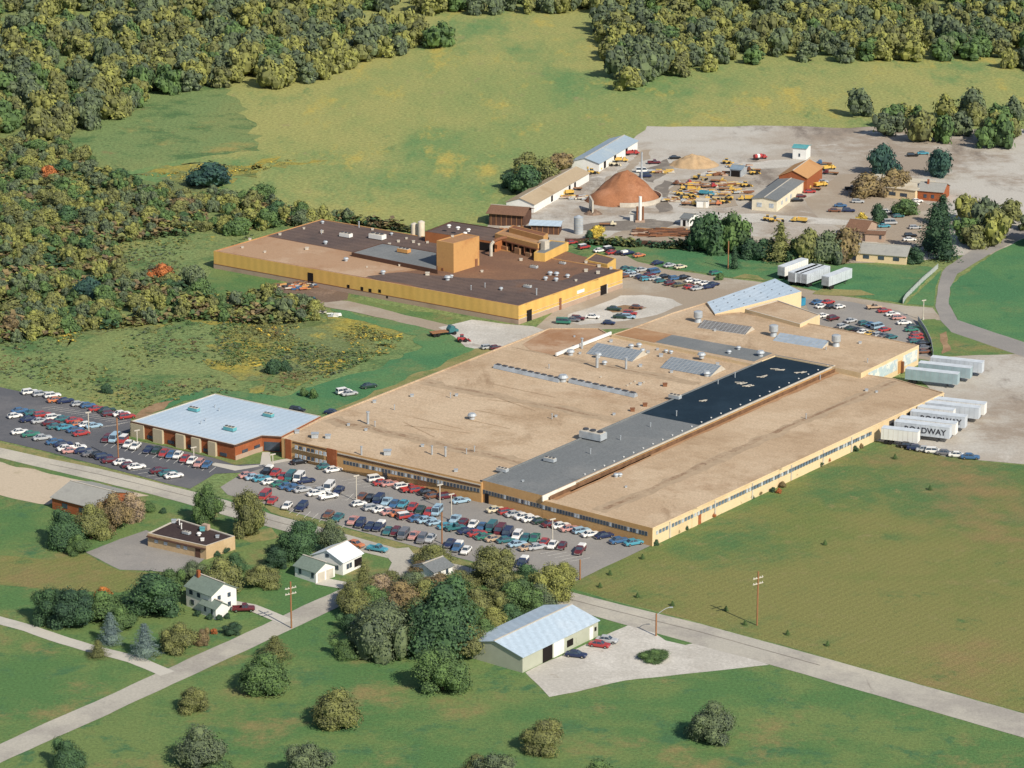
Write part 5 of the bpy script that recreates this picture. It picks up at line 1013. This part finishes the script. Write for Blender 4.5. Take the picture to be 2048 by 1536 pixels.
TR = [(705, 1212, 64, 54, 'olive', 'olive tree nearest the side street bend', 'round'), (742, 1222, 72, 60, 'green', 'green tree behind the willow top', 'round'), (782, 1178, 64, 44, 'olive', 'small olive tree above the twiggy one', 'round'), (818, 1192, 70, 54, 'grey green', 'grey green tree left of the low roof', 'round'), (846, 1150, 50, 34, 'brown', 'brown bush left of the low roof', 'round'), (905, 1232, 84, 70, 'deep green', 'dark tree directly behind the largest one', 'round'), (952, 1232, 80, 64, 'olive', 'olive tree at the right shoulder of the grove', 'round'), (968, 1290, 66, 60, 'green', 'green tree at the barn corner', 'round'), (1012, 1204, 80, 66, 'olive', 'olive tree in the middle right of the grove', 'round'), (1052, 1182, 76, 62, 'deep green', 'dark tree under the yellowish corner tree', 'round'), (1078, 1216, 70, 60, 'grey green', 'grey green tree behind the barn roof', 'round'), (1128, 1170, 56, 52, 'yellow green', 'outer yellowish tree by the lawn', 'round'), (1018, 1250, 60, 50, 'deep green', 'dark tree beside the barn eave', 'round'), (840, 1300, 84, 84, 'green', 'green tree in front between willow and dark tree', 'round'), (935, 1312, 80, 74, 'olive', 'olive tree front right in the grove', 'round'), (700, 1258, 54, 36, 'deep green', 'low dark tree left of the willow', 'round'), (920, 1182, 70, 50, 'olive', 'olive tree behind near the pale drive', 'round'), (240, 1258, 60, 50, 'green', 'green tree between the edge trees and spruces', 'round'), (100, 1245, 70, 76, 'deep green', 'dark tree cut by the photograph edge', 'round'), (470, 1150, 50, 50, 'deep green', 'dark tree beside the small office corner', 'round'), (340, 1185, 60, 54, 'green', 'green tree at the back of the broad dark one', 'round'),
      (417, 1046, 60, 84, 'green', 'rounded green tree left of the pair above the small office', 'round'), (497, 1072, 62, 98, 'olive', 'taller olive tree right of the pair above the small office', 'round'),
      (600, 1117, 78, 84, 'deep green', 'dense green tree behind the white garage', 'round'), (662, 1106, 62, 74, 'grey green', 'grey green tree between the dense tree and the road', 'round'),
      (550, 1136, 50, 48, 'dark green', 'small dark tree left of the dense green tree', 'round'), (522, 1172, 72, 50, 'olive', 'low olive tree on the lawn left of the garage', 'round'),
      (386, 1166, 52, 50, 'grey green', 'round tree in front of the small office corner', 'round'), (442, 1184, 84, 78, 'olive', 'large brownish tree behind the green roofed house', 'round'),
      (305, 1224, 124, 92, 'deep green', 'broad dark tree left of the green roofed house', 'round'), (143, 1252, 88, 84, 'dark green', 'dark tree at the left edge near the footpath', 'round'),
      (205, 1238, 82, 66, 'green', 'green tree behind the two blue spruces', 'round'), (206, 1196, 36, 26, 'orange', 'orange crown tip above the blue spruces', 'round'), (360, 1300, 74, 62, 'olive', 'olive tree with orange leaves by the side street', 'round'),
      (405, 1288, 34, 34, 'brown', 'small brownish tree next to the orange leaved one', 'round'), (880, 1192, 76, 50, 'brown', 'brown tree in front of the low dark roofed house', 'round'), (868, 1132, 84, 52, 'olive', 'bushy tree at the roadside below the lamp posts', 'round'),
      (985, 1166, 90, 82, 'olive', 'olive brown tree left of the parked capped pickup', 'round'), (1045, 1218, 84, 70, 'green', 'green tree above the metal barn roof', 'round'), (1100, 1204, 86, 84, 'yellow green', 'yellowish tree at the front lot corner', 'round'),
      (985, 1262, 72, 56, 'yellow green', 'yellowish tree left of the barn roof', 'round'), (888, 1300, 150, 150, 'deep green', 'largest dark tree in the grove left of the barn', 'round'), (1020, 1180, 50, 40, 'dark green', 'dark small tree between the two olive ones', 'round'),
      (800, 1212, 90, 60, 'brown', 'brownish tree in the middle of the grove', 'round'), (712, 1232, 76, 64, 'olive', 'olive tree over the side street bend', 'round'), (850, 1205, 80, 56, 'olive', 'olive tree behind the large dark one', 'round'), (920, 1205, 76, 56, 'green', 'green tree behind the grove near the road', 'round'),
      (935, 1262, 70, 70, 'green', 'green tree right of the largest dark tree', 'round'), (760, 1190, 80, 50, 'tawny', 'pale twiggy tree in the upper part of the grove', 'round'), (835, 1255, 80, 70, 'olive', 'olive tree between the willow and the dark tree', 'round'), (1000, 1225, 60, 50, 'olive', 'olive tree above the yellowish one by the barn', 'round'), (1075, 1240, 50, 40, 'green', 'green bush behind the barn ridge', 'round'),
      (690, 1312, 60, 40, 'green', 'green bush left of the willow foot', 'round'),
      (130, 1092, 76, 78, 'deep green', 'leftmost tree of the clump below the sandy lot', 'round'), (182, 1078, 72, 78, 'olive', 'middle olive tree of the clump below the sandy lot', 'round'), (228, 1062, 74, 84, 'brown', 'brown tree of the clump below the sandy lot', 'round'), (262, 1040, 60, 62, 'tawny', 'pale thin tree at the right of the clump', 'round'),
      (158, 1108, 46, 44, 'green', 'small green tree in front of the clump', 'round'), (295, 1022, 36, 24, 'green', 'low green bush near the road bend', 'round'), (327, 1026, 14, 12, 'dark green', 'tiny dark bush on the grass by the road', 'round'),
      (420, 372, 92, 56, 'blue green', 'large lone dark tree standing in the hay field', 'round'), (390, 576, 52, 52, 'grey green', 'lone grey green tree near the yellow building corner', 'round'), (325, 556, 50, 34, 'rusty', 'bright rust red tree in the left wood', 'round'),
      (182, 600, 62, 52, 'blue green', 'dark blue green tree in the left wood', 'round'), (545, 748, 34, 34, 'dark green', 'dark bush pair in the meadow', 'round'), (570, 742, 26, 24, 'dark green', 'smaller dark bush in the meadow', 'round'), (214, 786, 24, 22, 'dark green', 'single dark bush above the left car park', 'round'),
      (607, 792, 18, 20, 'green', 'small bush on the mown strip, left one', 'round'), (627, 797, 18, 22, 'green', 'small bush on the mown strip, right one', 'round'),
      (1052, 388, 70, 66, 'deep green', 'front left tree of the clump beside the long shed', 'round'), (1092, 366, 62, 56, 'olive', 'middle tree of the clump beside the long shed', 'round'), (1055, 350, 60, 50, 'olive', 'rear left tree of the clump beside the long shed', 'round'), (1125, 340, 50, 40, 'brown', 'rear right tree of the clump beside the long shed', 'round'), (1020, 376, 40, 36, 'dark green', 'outermost tree of the clump beside the long shed', 'round'),
      (1192, 480, 34, 32, 'gold', 'small orange and green tree at the fence', 'round'), (1178, 482, 24, 24, 'dark green', 'dark bush left of the small orange tree', 'round'),
      (1655, 526, 66, 70, 'grey green', 'bushy olive tree left of the brown house', 'round'), (1690, 524, 58, 76, 'brown', 'thin brown tree before the brown house', 'round'), (1702, 510, 18, 18, 'gold', 'golden bush by the long grey roof', 'round'), (1722, 452, 28, 30, 'gold', 'golden tree behind the brown roof', 'round'),
      (1735, 392, 74, 52, 'brown', 'left one of two brown trees over the cream building', 'round'), (1785, 389, 70, 56, 'brown', 'right one of two brown trees over the cream building', 'round'), (1810, 430, 56, 38, 'green', 'green tree below the cream building', 'round'), (1757, 446, 34, 42, 'dark green', 'dark tree between the lots', 'round'), (1766, 348, 66, 66, 'blue green', 'dark tree at the top behind the brown one', 'round'), (1875, 352, 62, 60, 'blue green', 'dark tree at the top right corner', 'round'),
      (1830, 525, 44, 36, 'dark green', 'dark shrub right of the long grey roof', 'round'), (1310, 1318, 62, 26, 'green', 'rounded green bush below the gravel court', 'round'), (1440, 560, 20, 16, 'green', 'small green bush on the pasture', 'round')]
for x, y, wp_, hp_, c, l, k in TR:
    tree(x, y, wp_, hp_, c, l, k, y > 900, name='tree' if wp_ > 36 else 'shrub')
for x, y, wp_, hp_, c, l, k in ((222, 1288, 46, 70, 'spruce blue', 'left one of the two blue spruces', 'spruce'), (290, 1313, 56, 74, 'spruce blue', 'right one of the two blue spruces, taller', 'spruce'), (728, 1196, 62, 82, 'olive', 'bushy conifer beside the white metal roofed house', 'cone'), (550, 1316, 70, 54, 'olive', 'olive conifer at the bottom left of the grove', 'cone'), (196, 1314, 42, 40, 'olive', 'brownish conifer on the footpath', 'cone'),
                                (1420, 504, 74, 86, 'deep green', 'tall pine left of the pair at the pasture', 'round'), (1466, 506, 76, 88, 'green', 'tall pine right of the pair at the pasture', 'round'), (1388, 499, 52, 48, 'dark green', 'short dark pine at the left of the row', 'round'), (1560, 522, 66, 88, 'olive', 'pointed pine standing alone in the row', 'cone'), (1528, 518, 56, 46, 'dark green', 'low dark pine left of the pointed one', 'round'), (1500, 514, 54, 42, 'dark green', 'low dark pine right of the tall pair', 'round'), (1618, 524, 74, 74, 'olive', 'wide pine right of the pointed one', 'round'), (1590, 522, 50, 50, 'deep green', 'small pine between the pointed and wide ones', 'round'),
                                (1469, 538, 26, 52, 'dark green', 'slim young conifer beside the pasture pole', 'cone'), (1866, 505, 74, 110, 'dark green', 'large dark spruce at the right edge above the road', 'spruce'), (1884, 450, 56, 70, 'dark green', 'dark spruce behind the largest one at right', 'spruce'), (1890, 520, 60, 90, 'dark green', 'dark spruce at the corner of the curving road', 'spruce')):
    tree(x, y, wp_, hp_, c, l, k, y > 900, name='conifer')
tree(765, 1306, 132, 112, 'grey green', 'big drooping willow in the grove', 'willow', True, name='willow_tree')
for x, y, s_ in ((465, 1268, 38), (428, 1268, 14), (395, 1232, 14), (420, 1238, 16), (438, 1240, 14), (455, 1237, 12), (545, 1105, 20), (448, 1105, 22), (434, 1112, 18)):
    tree(x, y, s_, s_ * .7, 'rusty' if s_ == 14 and y > 1260 else 'dark green', {465: 'dark oval shrub on the lawn by the side street', 428: 'red leaved shrub by the olive tree', 395: 'low shrub at the left foot of the white wing', 420: 'low shrub at the right foot of the white wing', 438: 'low shrub at the gable foot', 455: 'low shrub at the house corner', 545: 'shrub on the verge above the dense tree', 448: 'shrub at the right corner of the small office', 434: 'shrub under the wall of the small office'}[x], 'round', True, name='shrub')
for i, (x, y, s_) in enumerate(((1312, 1090, 14), (1355, 1066, 12), (1372, 1060, 10), (1425, 1034, 14), (1440, 1026, 10), (1478, 1008, 12), (1500, 997, 16), (1518, 990, 12), (1558, 986, 12), (1565, 975, 16), (1545, 984, 10), (1590, 955, 10), (1640, 932, 14), (1655, 925, 12), (1710, 902, 14), (1722, 896, 10))):
    tree(x, y, s_, s_ * .9, 'rusty' if i % 5 == 3 else 'brown' if i % 2 else 'dark green', ('first', 'second', 'third', 'fourth', 'fifth', 'sixth', 'seventh', 'eighth', 'ninth', 'tenth', 'eleventh', 'twelfth', 'thirteenth', 'fourteenth', 'fifteenth', 'last')[i] + ' shrub from the near corner under the long cream wall', 'round', True, 'shrubs under the long cream wall', 'shrub')
for i, (x, y) in enumerate(((1285, 1118), (1220, 1150), (1200, 1175), (1275, 1195), (1345, 1212), (1452, 1222), (1490, 1250), (1575, 1270), (1655, 1292), (1650, 1090), (1860, 980), (1790, 918))):
    tree(x, y, 11, 12, 'green', 'staked sapling on the lawn, ' + ('nearest the factory corner', 'second from the factory corner', 'third from the factory corner', 'behind the verge left of the lamp', 'right above the street lamp', 'left above the utility pole', 'just left of the utility pole foot', 'right of the utility pole near road', 'farthest right near the road', 'alone in the middle of the lawn', 'at the right edge of the lawn', 'near the trailers')[i], 'cone', False, 'saplings on the wide lawn', 'shrub')
# woodland, upper left and left
def inside(p, poly):
    c = False; j = len(poly) - 1
    for i in range(len(poly)):
        if (poly[i][1] > p[1]) != (poly[j][1] > p[1]) and p[0] < (poly[j][0] - poly[i][0]) * (p[1] - poly[i][1]) / (poly[j][1] - poly[i][1]) + poly[i][0]: c = not c
        j = i
    return c
WA = [(-60, 290), (120, 285), (215, 345), (290, 372), (420, 392), (530, 402), (600, 425), (735, 445), (700, 452), (560, 455), (470, 472), (340, 474), (225, 490), (150, 480), (-60, 480)]
WB = [(-60, 470), (150, 485), (235, 500), (245, 560), (300, 548), (350, 560), (440, 600), (560, 590), (640, 625), (630, 645), (520, 650), (400, 640), (280, 652), (150, 665), (-60, 700)]
cols = ['olive', 'green', 'brown', 'yellow green', 'grey green', 'deep green', 'olive', 'green', 'yellow green', 'green', 'grey green', 'olive', 'yellow green', 'rusty', 'grey green']
def wood(poly, n, place, w0, w1, rs):
    r = random.Random(rs); gp = [G(*q) for q in poly]; xs = [q.x for q in gp]; ys = [q.y for q in gp]; got = []; tries = 0
    while len(got) < n and tries < 40000:
        tries += 1; x, y = r.uniform(min(xs), max(xs)), r.uniform(min(ys), max(ys))
        if not inside((x, y), [(q.x, q.y) for q in gp]): continue
        if any((x - a) ** 2 + (y - b2) ** 2 < (w0 * .75) ** 2 for a, b2 in got): continue
        got.append((x, y))
    for x, y in got:
        c = r.choice(cols) if noise.noise((x * .03, y * .03, 0)) < .12 else r.choice(('olive', 'green', 'yellow green')); wd = r.uniform(w0, w1); hh = wd * r.uniform(.6, .95)
        if c in ('rusty', 'gold'): wd *= .7; hh *= .7
        tree(0, 0, wd / .92, hh, c, f'{c} tree in the {place}', 'round', False, f'{c} trees of the {place}', world=(x, y, 0))
wood(WA, 116, 'woodland band at the upper left', 3.4, 7.8, 3)
wood(WB, 78, 'scrubby wood at the left', 2.8, 6.4, 5)
# undergrowth, meadow weeds
def scatter(name, polys, n, mat_cols, s0, s1, rs, flat_=.6, leaves=10):
    r = random.Random(rs); V, Fc, Mi = [], [], []
    for poly, k in zip(polys, n):
        gp = [G(*q) for q in poly]; xs = [q.x for q in gp]; ys = [q.y for q in gp]; P2 = [(q.x, q.y) for q in gp]; c = 0; tr = 0
        while c < k and tr < k * 30:
            tr += 1; x, y = r.uniform(min(xs), max(xs)), r.uniform(min(ys), max(ys))
            if not inside((x, y), P2) or noise.noise((x * .05, y * .05, 7)) < -.12 + r.uniform(-.2, .2): continue
            c += 1; s_ = r.uniform(s0, s1) * (1 + r.random() ** 3); mi = int((noise.noise((x * .04, y * .04, 2)) * .9 + .5) * len(mat_cols) + r.uniform(-1, 1)) % len(mat_cols)
            for q in range(leaves):
                a = r.uniform(0, 6.28); d = s_ * math.sqrt(r.random()) * .6; z = s_ * flat_ * (1 - (d / s_) ** 2) * r.uniform(.3, 1); cx, cy = x + d * math.cos(a), y + d * math.sin(a)
                o = len(V); t = s_ * r.uniform(.22, .42); th = r.uniform(0, 6.28); u = Vector((math.cos(th), math.sin(th), r.uniform(-.5, .5))) * t; v = Vector((-math.sin(th), math.cos(th), r.uniform(-.7, .7))) * t * .7
                p = Vector((cx, cy, z)); V.extend([p - u, p - v, p + u, p + v]); Fc.append((o, o + 1, o + 2, o + 3)); Mi.append(mi)
    me = bpy.data.meshes.new(name); me.from_pydata([tuple(v) for v in V], [], Fc)
    for c in mat_cols: me.materials.append(leafmat(c.replace(' ', '_') + '_foliage', LC[c]))
    me.polygons.foreach_set('material_index', Mi); me.update(); o = link(name, me); o['kind'] = 'stuff'; return o
o = scatter('undergrowth', [WA, WB], [2600, 2200], ['olive', 'green', 'brown', 'yellow green', 'deep green'], .9, 2.0, 21, .9, 14); o['label'] = 'tangled undergrowth below the woodland trees'; o['category'] = 'undergrowth'
MW1 = [(-60, 660), (300, 655), (420, 600), (620, 620), (830, 680), (690, 745), (560, 790), (400, 790), (260, 820), (100, 785), (-60, 760)]
o = scatter('meadow_weeds', [MW1, [(420, 590), (640, 620), (820, 685), (690, 742), (520, 765), (440, 730)], [(230, 480), (520, 470), (425, 510), (420, 570), (320, 545), (240, 560)]], [2600, 2200, 500], ['olive', 'yellow green', 'green', 'grey green', 'olive', 'brown'], .28, .7, 22, .5, 8); o['label'] = 'low weeds and goldenrod across the wild meadow'; o['category'] = 'weeds'
o = scatter('goldenrod', [[(440, 600), (640, 625), (820, 680), (700, 735), (560, 700)], [(280, 350), (600, 318), (440, 370)], [(80, 645), (300, 650), (120, 690)]], [420, 300, 160], ['gold', 'yellow green', 'yellow green'], .3, .75, 23, .4, 8); o['label'] = 'drifts of yellow goldenrod in flower'; o['category'] = 'goldenrod'
o = scatter('hedgerow', [[(600, 425), (740, 446), (830, 462), (840, 468), (640, 440)], [(1130, 482), (1370, 492), (1690, 524), (1690, 530), (1370, 500), (1130, 488)]], [260, 420], ['dark green', 'olive', 'brown'], .9, 1.6, 24, 1.1, 14); o['label'] = 'scrubby hedge growth along field edges'; o['category'] = 'hedge'
# country beyond the edges of the photograph
for i, (x, y, wd, c) in enumerate([(R.uniform(-40, 2090), R.uniform(1345, 1600), R.uniform(60, 105), R.choice(['green', 'olive', 'deep green', 'green', 'grey green'])) for k in range(18)]):
    if 1000 < x < 1200 and y < 1420: continue
    if abs((y - 1314) - (x - 1560) * .27) < 75: continue
    if abs((y - 1395) + (x - 250) * .46) < 50: continue
    tree(x, y, wd, wd * .9, c, f'{c} tree in the nearest gardens at the bottom', 'round', True, f'{c} trees of the nearest gardens')
def woodmass(name, label, polys, w0, w1, rs, kd='round'):
    r = random.Random(rs); V, Fc, Mi = [], [], []; cl = ['olive', 'green', 'yellow green', 'grey green', 'grey green', 'yellow green']; src = crowns(kd, 2)
    for poly, n in polys:
        gp = [G(*q) for q in poly]; xs = [q.x for q in gp]; ys = [q.y for q in gp]; P2 = [(q.x, q.y) for q in gp]; c = 0; tr = 0; got = []
        while c < n and tr < n * 40:
            tr += 1; x, y = r.uniform(min(xs), max(xs)), r.uniform(min(ys), max(ys))
            if not inside((x, y), P2) or any((x - a) ** 2 + (y - b2) ** 2 < (w0 * .6) ** 2 for a, b2 in got): continue
            got.append((x, y)); c += 1; me = r.choice(src); rx = r.uniform(w0, w1) / 2 / .92; zs = rx * r.uniform(.85, 1.2); a = r.uniform(0, 6.28); ca, sa = math.cos(a), math.sin(a); o = len(V); k = r.randrange(6)
            V.extend([(x + (v.co.x * ca - v.co.y * sa) * rx, y + (v.co.x * sa + v.co.y * ca) * rx, v.co.z * zs) for v in me.vertices])
            for f in me.polygons: Fc.append([i + o for i in f.vertices]); Mi.append(k)
    me = bpy.data.meshes.new(name); me.from_pydata(V, [], Fc)
    for c in cl: me.materials.append(leafmat(c.replace(' ', '_') + '_foliage', LC[c]))
    me.polygons.foreach_set('material_index', Mi); me.update(); return link(name, me, kind='stuff', label=label, category='wood')
woodmass('woodland', 'dense bushes closing the gaps of the woodland', [(WA, 230), (WB, 170)], 3.0, 5.2, 41)
woodmass('far_woodland', 'far woods beyond the fields and the yard', [([(-80, 60), (500, 30), (900, 90), (600, 170), (350, 200), (100, 290), (-80, 290)], 330), ([(1180, 40), (2100, 40), (2100, 150), (1900, 120), (1500, 130), (1250, 190)], 260), ([(-60, -20), (2100, -20), (2100, 30), (-60, 30)], 300), ([(1650, 230), (2100, 235), (2100, 300), (1900, 300), (1760, 280)], 22), ([(1920, 440), (2090, 440), (2090, 510), (1930, 505)], 10)], 7, 12, 42)
lines('bay_lines', (700, 995), (760, 1010), 5, ST, 5); lines('bay_lines', (615, 975), (720, 1003), 7, FL, 5); lines('bay_lines', (1100, 1105), (1160, 1120), 5, FL, 5); lines('bay_lines', (585, 1022), (690, 1050), 8, ST, 4.5)
lines('bay_lines', (205, 855), (215, 852), 2, 27, 9, 5); lines('bay_lines', (215, 888), (425, 940), 16, ST, 4.2); lines('bay_lines', (280, 940), (330, 956), 4, 24, 5); lines('bay_lines', (100, 815), (250, 846), 14, 27, 4); lines('bay_lines', (700, 960), (745, 972), 4, FL, 5)
label_cars()
